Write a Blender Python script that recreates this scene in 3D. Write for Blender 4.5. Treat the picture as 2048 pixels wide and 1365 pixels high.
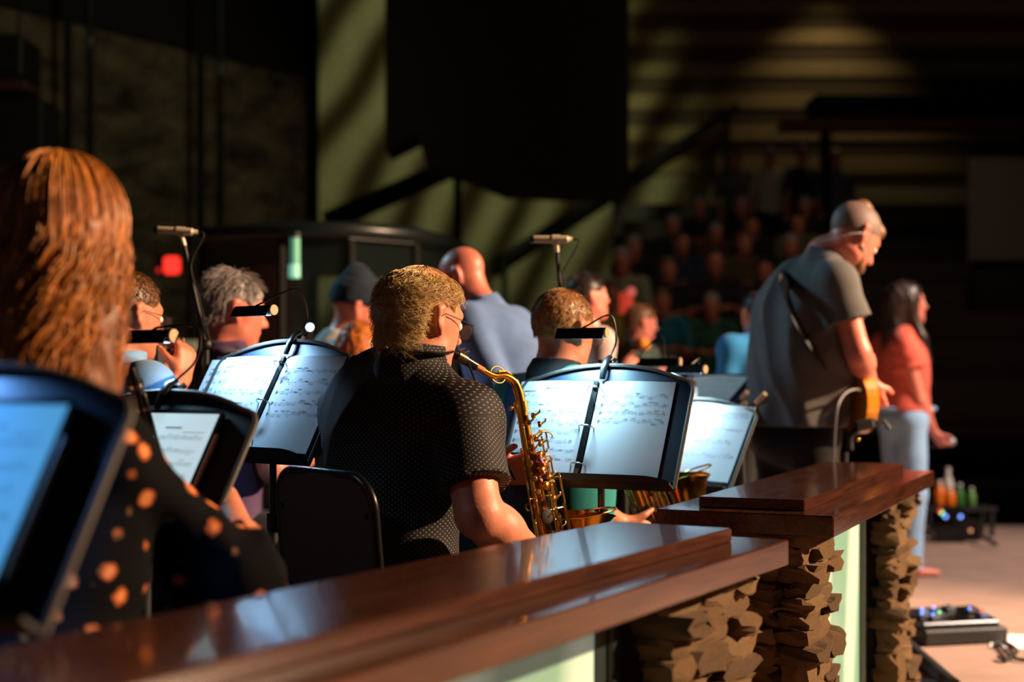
import bpy, math, random
import numpy as np
from mathutils import Matrix, Vector

# ------------------------------------------------------------------ scene, camera, light, exposure
for _o in list(bpy.data.objects):
    bpy.data.objects.remove(_o)
SC = bpy.context.scene
COL = SC.collection
SC.view_settings.view_transform = 'Standard'
SC.view_settings.look = 'None'
SC.view_settings.gamma = 1.0
SC.view_settings.use_curve_mapping = False
SC.view_settings.exposure = 0.0
SC.cycles.use_denoising = True
SC.cycles.max_bounces = 6
SC.cycles.caustics_reflective = False
SC.cycles.caustics_refractive = False
SC.cycles.sample_clamp_indirect = 4.0

ZC = 1.11            # eye height of the photographer above the platform floor
FPX = 2844.0         # 50 mm lens on a 36 mm frame, in pixels of the 2048 frame
HOR = 745.0          # horizon row


def P(px, py, d):
    """world point at depth d that is seen at photo pixel px, py"""
    return np.array([(px - 1024.0) / FPX * d, d, ZC + (HOR - py) / FPX * d])


cam = bpy.data.cameras.new('camera')
cam.lens = 50.0
cam.sensor_width = 36.0
cam.shift_y = (HOR - 682.5) / 2048.0
cam.clip_start = 0.05
cam.clip_end = 200
cam.dof.use_dof = True
cam.dof.focus_distance = 3.45
cam.dof.aperture_fstop = 1.7
camo = bpy.data.objects.new('camera', cam)
COL.objects.link(camo)
camo.location = (0, 0, ZC)
camo.rotation_euler = (math.pi / 2, 0, 0)
SC.camera = camo

w = bpy.data.worlds.new('dark_hall')
SC.world = w
w.use_nodes = True
w.node_tree.nodes['Background'].inputs[0].default_value = (0.55, 0.62, 0.7, 1)
w.node_tree.nodes['Background'].inputs[1].default_value = 0.015


def spot(name, loc, target, energy, color, size_deg, blend=0.4, radius=0.12):
    l = bpy.data.lights.new(name, 'SPOT')
    l.energy = energy
    l.color = color
    l.spot_size = math.radians(size_deg)
    l.spot_blend = blend
    l.shadow_soft_size = radius
    o = bpy.data.objects.new(name, l)
    COL.objects.link(o)
    o.location = loc
    d = Vector(target) - Vector(loc)
    o.rotation_euler = d.to_track_quat('-Z', 'Y').to_euler()
    return o


# warm front-of-house key from the right, high up
KEY = spot('stage_spot_warm', (9.4, 3.9, 5.0), (0.2, 4.6, 0.9), 12000, (1.0, 0.66, 0.40), 46, 0.5, 0.14)
# second warm profile washing the stage floor and singers
spot('stage_spot_floor', (7.5, 4.0, 6.5), (2.9, 7.2, 0.0), 4600, (1.0, 0.78, 0.66), 44, 0.7, 0.3)
# cool blue-green wash from upstage left
spot('stage_spot_cool', (-5.5, 8.5, 5.2), (1.1, 5.6, 1.1), 1000, (0.42, 0.80, 1.0), 27, 0.7, 0.3)
# pattern projector with a green gel on the rear wall
gobo = spot('gobo_projector', (0.2, 13.4, 6.2), (-1.3, 20.0, 4.0), 820, (0.64, 0.72, 0.38), 72, 0.6, 0.12)
# unseen fill spot added to lift the dark left side wall
spot('fill_left_wall', (2.5, 6.0, 7.6), (-3.4, 11.6, 2.0), 330, (0.9, 0.85, 0.55), 42, 0.9, 0.3)
gobo.data.use_nodes = True
_t = gobo.data.node_tree
_e = _t.nodes['Emission']
_tc = _t.nodes.new('ShaderNodeTexCoord')
_mp = _t.nodes.new('ShaderNodeMapping')
_mp.inputs['Rotation'].default_value = (0, 0, math.radians(32))
_wv = _t.nodes.new('ShaderNodeTexWave')
_wv.inputs['Scale'].default_value = 3.3
_wv.inputs['Distortion'].default_value = 5.5
_wv.inputs['Detail'].default_value = 1.0
_wv.inputs['Detail Scale'].default_value = 0.8
_cr = _t.nodes.new('ShaderNodeValToRGB')
_cr.color_ramp.elements[0].position = 0.25
_cr.color_ramp.elements[0].color = (0.10, 0.08, 0.05, 1)
_cr.color_ramp.elements[1].position = 0.8
_cr.color_ramp.elements[1].color = (1, 1, 1, 1)
_t.links.new(_tc.outputs['Normal'], _mp.inputs['Vector'])
_t.links.new(_mp.outputs['Vector'], _wv.inputs['Vector'])
_t.links.new(_wv.outputs['Fac'], _cr.inputs['Fac'])
_t.links.new(_cr.outputs['Color'], _e.inputs['Color'])
# faint fill spot added to brighten the audience on the raked seats
spot('fill_seats', (3.0, 9.5, 7.9), (3.2, 14.5, 1.4), 210, (1.0, 0.8, 0.58), 58, 0.9, 0.3)
# house down-light grazing the boarded rear wall
spot('house_downlight', (4.4, 19.0, 7.0), (4.4, 19.8, 3.2), 70, (1.0, 0.78, 0.42), 80, 0.8, 0.1)

# ------------------------------------------------------------------ materials


def lin(c):
    return tuple(((x / 255.0) / 12.92 if x / 255.0 <= 0.04045 else ((x / 255.0 + 0.055) / 1.055) ** 2.4) for x in c)


MATS = {}


def mat(name, rgb, rough=0.6, metal=0.0, spec=0.5, var=None, bump=None, sss=0.0, coat=0.0, emit=None, coords='Object', sheen=0.0):
    """rgb in sRGB 0..255; var=(scale, amount, stretch xyz); bump=(scale, strength)"""
    if name in MATS:
        return MATS[name]
    m = bpy.data.materials.new(name)
    m.use_nodes = True
    t = m.node_tree
    b = t.nodes['Principled BSDF']
    c = lin(rgb)
    b.inputs['Base Color'].default_value = (*c, 1)
    b.inputs['Roughness'].default_value = rough
    b.inputs['Metallic'].default_value = metal
    b.inputs['Specular IOR Level'].default_value = spec
    b.inputs['Coat Weight'].default_value = coat
    b.inputs['Coat Roughness'].default_value = 0.18
    b.inputs['Sheen Weight'].default_value = sheen
    if sss:
        b.inputs['Subsurface Weight'].default_value = sss
        b.inputs['Subsurface Radius'].default_value = (1.0, 0.3, 0.15)
        b.inputs['Subsurface Scale'].default_value = 0.012
    tc = t.nodes.new('ShaderNodeTexCoord')
    if var:
        mp = t.nodes.new('ShaderNodeMapping')
        if len(var) > 2:
            mp.inputs['Scale'].default_value = var[2]
        nz = t.nodes.new('ShaderNodeTexNoise')
        nz.inputs['Scale'].default_value = var[0]
        nz.inputs['Detail'].default_value = 5
        mx = t.nodes.new('ShaderNodeMix')
        mx.data_type = 'RGBA'
        k = var[1]
        mx.inputs['A'].default_value = (*[x * (1 - k) for x in c], 1)
        mx.inputs['B'].default_value = (*[min(1, x * (1 + k)) for x in c], 1)
        rp = t.nodes.new('ShaderNodeMapRange')
        rp.inputs['From Min'].default_value = 0.3
        rp.inputs['From Max'].default_value = 0.7
        t.links.new(tc.outputs[coords], mp.inputs['Vector'])
        t.links.new(mp.outputs['Vector'], nz.inputs['Vector'])
        t.links.new(nz.outputs['Fac'], rp.inputs['Value'])
        t.links.new(rp.outputs['Result'], mx.inputs['Factor'])
        t.links.new(mx.outputs['Result'], b.inputs['Base Color'])
    if bump:
        nb = t.nodes.new('ShaderNodeTexNoise')
        nb.inputs['Scale'].default_value = bump[0]
        nb.inputs['Detail'].default_value = 4
        bp = t.nodes.new('ShaderNodeBump')
        bp.inputs['Strength'].default_value = bump[1]
        bp.inputs['Distance'].default_value = bump[2] if len(bump) > 2 else 0.01
        t.links.new(tc.outputs[coords], nb.inputs['Vector'])
        t.links.new(nb.outputs['Fac'], bp.inputs['Height'])
        t.links.new(bp.outputs['Normal'], b.inputs['Normal'])
    if emit:
        b.inputs['Emission Color'].default_value = (*lin(emit[0]), 1)
        b.inputs['Emission Strength'].default_value = emit[1]
    MATS[name] = m
    return m


# skins
SKIN = mat('skin_warm', (206, 128, 98), 0.5, sss=0.15, var=(35, 0.12), bump=(160, 0.12, 0.004))
SKIN2 = mat('skin_pink', (214, 124, 104), 0.45, sss=0.15, var=(30, 0.10))
SKIN3 = mat('skin_far', (200, 122, 96), 0.55, var=(30, 0.1))
# metals, plastics
BLACK = mat('black_plastic', (17, 17, 18), 0.5)
BLACKG = mat('black_gloss', (10, 10, 11), 0.28)
DESK = mat('desk_powdercoat', (26, 40, 58), 0.5, bump=(900, 0.15, 0.001))
EDGE = mat('desk_edge_highlight', (66, 59, 52), 0.55)  # lighter tan paints the key light caught by the desk edges
STEEL = mat('dark_steel', (60, 58, 56), 0.35, 0.9)
CHROME = mat('chrome', (205, 200, 190), 0.18, 1.0)
BRASS = mat('brass_lacquer', (226, 158, 48), 0.22, 1.0, var=(14, 0.18))
BRASSL = mat('brass_keys', (236, 190, 110), 0.24, 1.0)
EBON = mat('ebonite', (14, 13, 13), 0.3)
PAPER = mat('paper', (238, 238, 236), 0.8, var=(6, 0.02))
INK = mat('ink', (80, 88, 102), 0.9)
INKD = mat('ink_bold', (30, 36, 52), 0.9)
MICB = mat('microphone_champagne', (226, 204, 174), 0.35, 0.1)
RUBBER = mat('rubber', (14, 14, 14), 0.75)
LEDW = mat('led_lens', (230, 240, 255), 0.4, emit=((190, 222, 255), 5.0))
BLUELED = mat('led_blue', (120, 160, 255), 0.4, emit=((110, 150, 255), 3.0))
GREENLED = mat('led_green', (110, 255, 160), 0.4, emit=((110, 255, 150), 2.0))
REDLED = mat('led_red', (255, 60, 50), 0.4, emit=((255, 52, 40), 1.6))
PINKLAMP = mat('lamp_red_dim', (200, 60, 40), 0.4, emit=((220, 70, 50), 0.5))
WHITE = mat('white_matte', (226, 224, 220), 0.7)


def wood_mat():
    m = bpy.data.materials.new('mahogany')
    m.use_nodes = True
    t = m.node_tree
    b = t.nodes['Principled BSDF']
    tc = t.nodes.new('ShaderNodeTexCoord')
    mp = t.nodes.new('ShaderNodeMapping')
    mp.inputs['Scale'].default_value = (1.6, 26, 26)
    nz = t.nodes.new('ShaderNodeTexNoise')
    nz.inputs['Scale'].default_value = 3.0
    nz.inputs['Detail'].default_value = 8
    nz.inputs['Roughness'].default_value = 0.65
    cr = t.nodes.new('ShaderNodeValToRGB')
    e = cr.color_ramp.elements
    e[0].position, e[0].color = 0.30, (*lin((34, 17, 11)), 1)
    e[1].position, e[1].color = 0.72, (*lin((86, 46, 28)), 1)
    bp = t.nodes.new('ShaderNodeBump')
    bp.inputs['Strength'].default_value = 0.10
    bp.inputs['Distance'].default_value = 0.003
    t.links.new(tc.outputs['Object'], mp.inputs['Vector'])
    t.links.new(mp.outputs['Vector'], nz.inputs['Vector'])
    t.links.new(nz.outputs['Fac'], cr.inputs['Fac'])
    t.links.new(cr.outputs['Color'], b.inputs['Base Color'])
    t.links.new(nz.outputs['Fac'], bp.inputs['Height'])
    t.links.new(bp.outputs['Normal'], b.inputs['Normal'])
    b.inputs['Roughness'].default_value = 0.22
    b.inputs['Specular IOR Level'].default_value = 0.6
    b.inputs['Coat Weight'].default_value = 0.5
    b.inputs['Coat Roughness'].default_value = 0.07
    return m


WOOD = wood_mat()
STONE = [mat('stone_a', (160, 122, 78), 0.92, var=(26, 0.4), bump=(55, 1.0, 0.02)),
         mat('stone_b', (132, 100, 66), 0.92, var=(30, 0.45), bump=(65, 1.0, 0.02)),
         mat('stone_c', (174, 136, 90), 0.92, var=(22, 0.4), bump=(45, 1.0, 0.02))]
MORTAR = mat('mortar_dark', (40, 34, 28), 0.95)


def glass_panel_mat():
    m = bpy.data.materials.new('green_glass_painted_glow')
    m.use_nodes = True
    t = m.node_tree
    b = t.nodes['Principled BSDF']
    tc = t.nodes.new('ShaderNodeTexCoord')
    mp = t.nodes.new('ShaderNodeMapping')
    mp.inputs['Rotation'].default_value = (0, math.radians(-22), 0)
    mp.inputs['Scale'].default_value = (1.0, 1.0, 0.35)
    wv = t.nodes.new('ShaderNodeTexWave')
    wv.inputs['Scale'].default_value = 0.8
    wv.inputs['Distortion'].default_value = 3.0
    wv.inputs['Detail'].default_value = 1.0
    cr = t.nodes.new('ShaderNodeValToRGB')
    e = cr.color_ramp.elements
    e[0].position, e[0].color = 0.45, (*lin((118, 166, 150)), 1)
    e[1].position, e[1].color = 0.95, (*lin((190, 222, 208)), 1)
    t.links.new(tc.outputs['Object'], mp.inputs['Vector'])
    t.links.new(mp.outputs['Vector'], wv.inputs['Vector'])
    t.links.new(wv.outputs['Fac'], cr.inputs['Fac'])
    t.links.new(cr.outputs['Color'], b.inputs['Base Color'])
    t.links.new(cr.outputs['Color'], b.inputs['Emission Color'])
    b.inputs['Emission Strength'].default_value = 0.20  # added glow; its pale curves paint reflected stage light
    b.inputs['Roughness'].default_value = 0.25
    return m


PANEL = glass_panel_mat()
CLEAR = bpy.data.materials.new('clear_acrylic')
CLEAR.use_nodes = True
_t = CLEAR.node_tree
_b = _t.nodes['Principled BSDF']
_b.inputs['Base Color'].default_value = (0.05, 0.08, 0.08, 1)
_b.inputs['Alpha'].default_value = 0.06
_b.inputs['Roughness'].default_value = 0.08
LENS = bpy.data.materials.new('spectacle_lens')
LENS.use_nodes = True
_b = LENS.node_tree.nodes['Principled BSDF']
_b.inputs['Base Color'].default_value = (0.10, 0.16, 0.24, 1)
_b.inputs['Alpha'].default_value = 0.32
_b.inputs['Roughness'].default_value = 0.05


def dotted_mat(name, base, dot, scale, r=0.16):
    m = bpy.data.materials.new(name)
    m.use_nodes = True
    t = m.node_tree
    b = t.nodes['Principled BSDF']
    uv = t.nodes.new('ShaderNodeUVMap')
    mp = t.nodes.new('ShaderNodeMapping')
    mp.inputs['Rotation'].default_value = (0, 0, math.radians(45))
    mp.inputs['Scale'].default_value = (scale, scale, 1)
    vo = t.nodes.new('ShaderNodeTexVoronoi')
    vo.voronoi_dimensions = '2D'
    vo.inputs['Randomness'].default_value = 0.0
    vo.inputs['Scale'].default_value = 1.0
    lt = t.nodes.new('ShaderNodeMath')
    lt.operation = 'LESS_THAN'
    lt.inputs[1].default_value = r
    mx = t.nodes.new('ShaderNodeMix')
    mx.data_type = 'RGBA'
    mx.inputs['A'].default_value = (*lin(base), 1)
    mx.inputs['B'].default_value = (*lin(dot), 1)
    t.links.new(uv.outputs['UV'], mp.inputs['Vector'])
    t.links.new(mp.outputs['Vector'], vo.inputs['Vector'])
    t.links.new(vo.outputs['Distance'], lt.inputs[0])
    t.links.new(lt.outputs['Value'], mx.inputs['Factor'])
    t.links.new(mx.outputs['Result'], b.inputs['Base Color'])
    b.inputs['Roughness'].default_value = 0.7
    b.inputs['Specular IOR Level'].default_value = 0.25
    return m


DOTS = dotted_mat('black_dotted_cotton', (16, 14, 15), (118, 104, 98), 118.0, 0.20)


def floral_mat():
    m = bpy.data.materials.new('black_floral_chiffon')
    m.use_nodes = True
    t = m.node_tree
    b = t.nodes['Principled BSDF']
    tc = t.nodes.new('ShaderNodeTexCoord')
    vo = t.nodes.new('ShaderNodeTexVoronoi')
    vo.inputs['Scale'].default_value = 19.0
    vo.inputs['Randomness'].default_value = 0.9
    nz = t.nodes.new('ShaderNodeTexNoise')
    nz.inputs['Scale'].default_value = 60
    ad = t.nodes.new('ShaderNodeMath')
    ad.operation = 'MULTIPLY_ADD'
    ad.inputs[1].default_value = 0.25
    cr = t.nodes.new('ShaderNodeValToRGB')
    cr.color_ramp.interpolation = 'CONSTANT'
    e = cr.color_ramp.elements
    e[0].position, e[0].color = 0.0, (*lin((206, 130, 76)), 1)
    e[1].position, e[1].color = 0.32, (*lin((166, 76, 40)), 1)
    x = e.new(0.39)
    x.color = (*lin((90, 66, 36)), 1)
    x = e.new(0.42)
    x.color = (*lin((9, 8, 9)), 1)
    t.links.new(tc.outputs['Object'], vo.inputs['Vector'])
    t.links.new(tc.outputs['Object'], nz.inputs['Vector'])
    t.links.new(nz.outputs['Fac'], ad.inputs[0])
    t.links.new(vo.outputs['Distance'], ad.inputs[2])
    t.links.new(ad.outputs['Value'], cr.inputs['Fac'])
    t.links.new(cr.outputs['Color'], b.inputs['Base Color'])
    b.inputs['Roughness'].default_value = 0.9
    b.inputs['Specular IOR Level'].default_value = 0.08
    return m


FLORAL = floral_mat()


def cloth(name, rgb, rough=0.85):
    return mat(name, rgb, rough, spec=0.2, var=(14, 0.12), bump=(420, 0.25, 0.002), sheen=0.1)


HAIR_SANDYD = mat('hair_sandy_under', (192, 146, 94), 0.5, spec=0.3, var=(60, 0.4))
HAIR_GOLD = mat('hair_gold_lights', (196, 124, 52), 0.42, spec=0.5, var=(30, 0.3))
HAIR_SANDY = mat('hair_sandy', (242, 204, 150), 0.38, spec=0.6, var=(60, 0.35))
HAIR_AUBURN = mat('hair_auburn', (136, 76, 32), 0.5, spec=0.35, var=(26, 0.6, (1, 1, 0.15)))
HAIR_BROWN = mat('hair_brown', (120, 80, 46), 0.45, var=(60, 0.35))
HAIR_DARK = mat('hair_dark', (44, 30, 26), 0.4, var=(60, 0.35))
HAIR_GREY = mat('hair_grey', (150, 140, 138), 0.5, var=(60, 0.3))
HAIR_RED = mat('hair_red', (190, 106, 40), 0.4, var=(60, 0.4))
HAIR_LT = mat('hair_lightbrown', (168, 122, 74), 0.45, var=(70, 0.4))
EYEW = mat('eye_white', (225, 218, 212), 0.25)
EYEI = mat('eye_iris', (50, 40, 34), 0.25)

# ------------------------------------------------------------------ object helpers


def tag(o, label=None, cat=None, group=None, kind=None):
    if label:
        o['label'] = label
    if cat:
        o['category'] = cat
    if group:
        o['group'] = group
    if kind:
        o['kind'] = kind
    return o


def empty(name, loc=(0, 0, 0), label=None, cat=None, group=None, kind=None):
    o = bpy.data.objects.new(name, None)
    COL.objects.link(o)
    o.location = tuple(float(x) for x in loc)
    o.empty_display_size = 0.05
    return tag(o, label, cat, group, kind)


def nrm(v):
    v = np.asarray(v, float)
    return v / (np.linalg.norm(v) + 1e-12)


def mesh_np(name, V, F, m, parent=None, smooth=True, uv=None):
    """V (n,3), F (k,4) or (k,3) int arrays, or a list of index lists"""
    me = bpy.data.meshes.new(name)
    if isinstance(F, np.ndarray):
        nf, k = F.shape
        me.vertices.add(len(V))
        me.vertices.foreach_set('co', np.ascontiguousarray(V, dtype=np.float32).ravel())
        me.loops.add(nf * k)
        me.loops.foreach_set('vertex_index', np.ascontiguousarray(F, dtype=np.int32).ravel())
        me.polygons.add(nf)
        me.polygons.foreach_set('loop_start', np.arange(0, nf * k, k, dtype=np.int32))
        me.update(calc_edges=True)
        me.validate()
    else:
        me.from_pydata([tuple(map(float, v)) for v in V], [], F)
        me.update()
    if smooth:
        me.polygons.foreach_set('use_smooth', np.ones(len(me.polygons), dtype=bool))
    if uv is not None:
        l = me.uv_layers.new(name='UVMap')
        vi = np.zeros(len(me.loops), dtype=np.int32)
        me.loops.foreach_get('vertex_index', vi)
        l.data.foreach_set('uv', np.ascontiguousarray(uv[vi], dtype=np.float32).ravel())
    if m:
        me.materials.append(m)
    o = bpy.data.objects.new(name, me)
    COL.objects.link(o)
    if parent:
        o.parent = parent
    return o


class MB:
    """collects simple shapes; build() links them as one mesh object"""

    def __init__(s):
        s.v = []
        s.f = []

    def add(s, V, F):
        n = len(s.v)
        s.v += [tuple(map(float, x)) for x in V]
        s.f += [[i + n for i in f] for f in F]
        return s

    def box(s, c, h, A=None, bev=0.0):
        """centre c, half sizes h, axes rows A; bevelled along all edges when bev > 0"""
        A = np.eye(3) if A is None else np.asarray(A)
        c = np.asarray(c, float)
        h = np.asarray(h, float)
        if bev <= 0:
            L = [(x, y, z) for x in (-1, 1) for y in (-1, 1) for z in (-1, 1)]
            V = [c + (np.array(l) * h) @ A for l in L]
            return s.add(V, [[0, 1, 3, 2], [4, 6, 7, 5], [0, 4, 5, 1], [2, 3, 7, 6], [0, 2, 6, 4], [1, 5, 7, 3]])
        b = min(bev, h.min() * 0.9)
        V = []
        idx = {}
        for sx in (-1, 1):
            for sy in (-1, 1):
                for sz in (-1, 1):
                    sg = np.array([sx, sy, sz])
                    for ax in range(3):
                        q = sg * (h - b)
                        q[ax] = sg[ax] * h[ax]
                        idx[(sx, sy, sz, ax)] = len(V)
                        V.append(c + q @ A)
        F = []
        for ax in range(3):
            o1, o2 = [a for a in range(3) if a != ax]
            for sg in (-1, 1):
                f = []
                for a, bb in ((-1, -1), (1, -1), (1, 1), (-1, 1)):
                    k = [0, 0, 0]
                    k[ax], k[o1], k[o2] = sg, a, bb
                    f.append(idx[(*k, ax)])
                F.append(f if (sg > 0) == (ax != 1) else f[::-1])
        for ax in range(3):
            o1, o2 = [a for a in range(3) if a != ax]
            for a in (-1, 1):
                for bb in (-1, 1):
                    k0 = [0, 0, 0]
                    k0[o1], k0[o2] = a, bb
                    k1 = list(k0)
                    k0[ax], k1[ax] = -1, 1
                    F.append([idx[(*k0, o1)], idx[(*k1, o1)], idx[(*k1, o2)], idx[(*k0, o2)]])
        for sx in (-1, 1):
            for sy in (-1, 1):
                for sz in (-1, 1):
                    F.append([idx[(sx, sy, sz, a)] for a in range(3)])
        return s.add(V, F)

    def tube(s, path, r, n=10, cap=True, flat=1.0, up=None):
        """sweep along path; r a number or one per point"""
        p = np.asarray(path, float)
        k = len(p)
        R = np.full(k, r, float) if np.isscalar(r) else np.asarray(r, float)
        T = np.gradient(p, axis=0) if k > 2 else np.tile(p[1] - p[0], (2, 1))
        T /= (np.linalg.norm(T, axis=1, keepdims=True) + 1e-12)
        a = np.array([0, 0, 1.0]) if up is None else np.asarray(up, float)
        if abs(a @ T[0]) > 0.95:
            a = np.array([1.0, 0, 0])
        V = []
        N = nrm(a - (a @ T[0]) * T[0])
        for i in range(k):
            N = nrm(N - (N @ T[i]) * T[i])
            B = np.cross(T[i], N)
            for j in range(n):
                q = 2 * math.pi * j / n
                V.append(p[i] + R[i] * (math.cos(q) * N * flat + math.sin(q) * B))
        F = []
        for i in range(k - 1):
            for j in range(n):
                F.append([i * n + j, i * n + (j + 1) % n, (i + 1) * n + (j + 1) % n, (i + 1) * n + j])
        if cap:
            F.append(list(range(n))[::-1])
            F.append([(k - 1) * n + j for j in range(n)])
        return s.add(V, F)

    def cyl(s, a, b, r, n=14, r2=None):
        return s.tube([a, b], [r, r if r2 is None else r2], n)

    def sphere(s, c, r, n=10, sq=(1, 1, 1)):
        V = []
        F = []
        for i in range(n + 1):
            th = math.pi * i / n
            for j in range(2 * n):
                ph = math.pi * j / n
                V.append((c[0] + r * sq[0] * math.sin(th) * math.cos(ph), c[1] + r * sq[1] * math.sin(th) * math.sin(ph), c[2] + r * sq[2] * math.cos(th)))
        for i in range(n):
            for j in range(2 * n):
                F.append([i * 2 * n + j, (i + 1) * 2 * n + j, (i + 1) * 2 * n + (j + 1) % (2 * n), i * 2 * n + (j + 1) % (2 * n)])
        return s.add(V, F)

    def prism(s, outline, z0, z1, fn=None):
        """outline list of (x, y); extruded z0..z1 then mapped by fn"""
        n = len(outline)
        V = [(x, y, z0) for x, y in outline] + [(x, y, z1) for x, y in outline]
        if fn:
            V = [fn(*v) for v in V]
        F = [list(range(n))[::-1], list(range(n, 2 * n))]
        F += [[i, (i + 1) % n, n + (i + 1) % n, n + i] for i in range(n)]
        return s.add(V, F)

    def build(s, name, m, parent=None, smooth=False, off=None):
        V = s.v if off is None else [np.asarray(v) - off for v in s.v]
        o = mesh_np(name, V, s.f, m, parent, smooth)
        if smooth:
            try:
                o.data.set_sharp_from_angle(angle=math.radians(42))
            except Exception:
                pass
        return o


def copy_tree(o, parent=None):
    c = o.copy()
    COL.objects.link(c)
    c.parent = parent
    for ch in o.children:
        copy_tree(ch, c)
    return c


def place(o, loc, yaw_deg=0.0, scale=1.0):
    """yaw measured clockwise from straight ahead (away from the photographer)"""
    o.location = tuple(float(x) for x in loc)
    o.rotation_euler = (0, 0, -math.radians(yaw_deg))
    o.scale = (scale,) * 3
    return o


def bez(pts, n=24):
    """Catmull-Rom through pts"""
    p = np.asarray(pts, float)
    q = np.vstack([2 * p[0] - p[1], p, 2 * p[-1] - p[-2]])
    out = []
    m = len(p) - 1
    for i in range(n + 1):
        t = i / n * m
        k = min(int(t), m - 1)
        u = t - k
        a, b, c, d = q[k], q[k + 1], q[k + 2], q[k + 3]
        out.append(0.5 * (2 * b + (c - a) * u + (2 * a - 5 * b + 4 * c - d) * u * u + (3 * b - a - 3 * c + d) * u ** 3))
    return np.array(out)


# ------------------------------------------------------------------ implicit surfaces for bodies and clothes


def RC(a, b, ra, rb, k=0.02, clip=None):
    return dict(t='rc', a=np.asarray(a, float), b=np.asarray(b, float), ra=ra, rb=rb, k=k, clip=clip, sub=False)


def EL(c, A, r, k=0.02, sub=False, clip=None):
    return dict(t='el', c=np.asarray(c, float), A=np.asarray(A, float), r=np.asarray(r, float), k=k, clip=clip, sub=sub)


def sd(pr, X):
    if pr['t'] == 'rc':
        ba = pr['b'] - pr['a']
        pa = X - pr['a']
        h = np.clip((pa @ ba) / (ba @ ba + 1e-12), 0, 1)
        d = np.linalg.norm(pa - h[:, None] * ba, axis=1) - (pr['ra'] + h * (pr['rb'] - pr['ra']))
    else:
        q = (X - pr['c']) @ pr['A'].T
        r = pr['r']
        k0 = np.linalg.norm(q / r, axis=1)
        k1 = np.linalg.norm(q / (r * r), axis=1) + 1e-9
        d = k0 * (k0 - 1.0) / k1
    if pr['clip']:
        for p0, n in pr['clip']:
            d = np.maximum(d, (X - np.asarray(p0)) @ np.asarray(n))
    return d


def comb(d, di, pr):
    k = pr['k']
    if pr['sub']:
        di = -di
        h = np.maximum(k - np.abs(d - di), 0) / k
        return np.maximum(d, di) + h * h * k * 0.25
    h = np.maximum(k - np.abs(d - di), 0) / k
    return np.minimum(d, di) - h * h * k * 0.25


def bounds(prims):
    lo = np.full(3, 1e9)
    hi = np.full(3, -1e9)
    for p in prims:
        if p['sub']:
            continue
        if p['t'] == 'rc':
            r = max(p['ra'], p['rb'])
            lo = np.minimum(lo, np.minimum(p['a'], p['b']) - r)
            hi = np.maximum(hi, np.maximum(p['a'], p['b']) + r)
        else:
            e = np.sqrt(((p['A'] * p['r'][:, None]) ** 2).sum(0))
            lo = np.minimum(lo, p['c'] - e)
            hi = np.maximum(hi, p['c'] + e)
    return lo, hi


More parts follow.
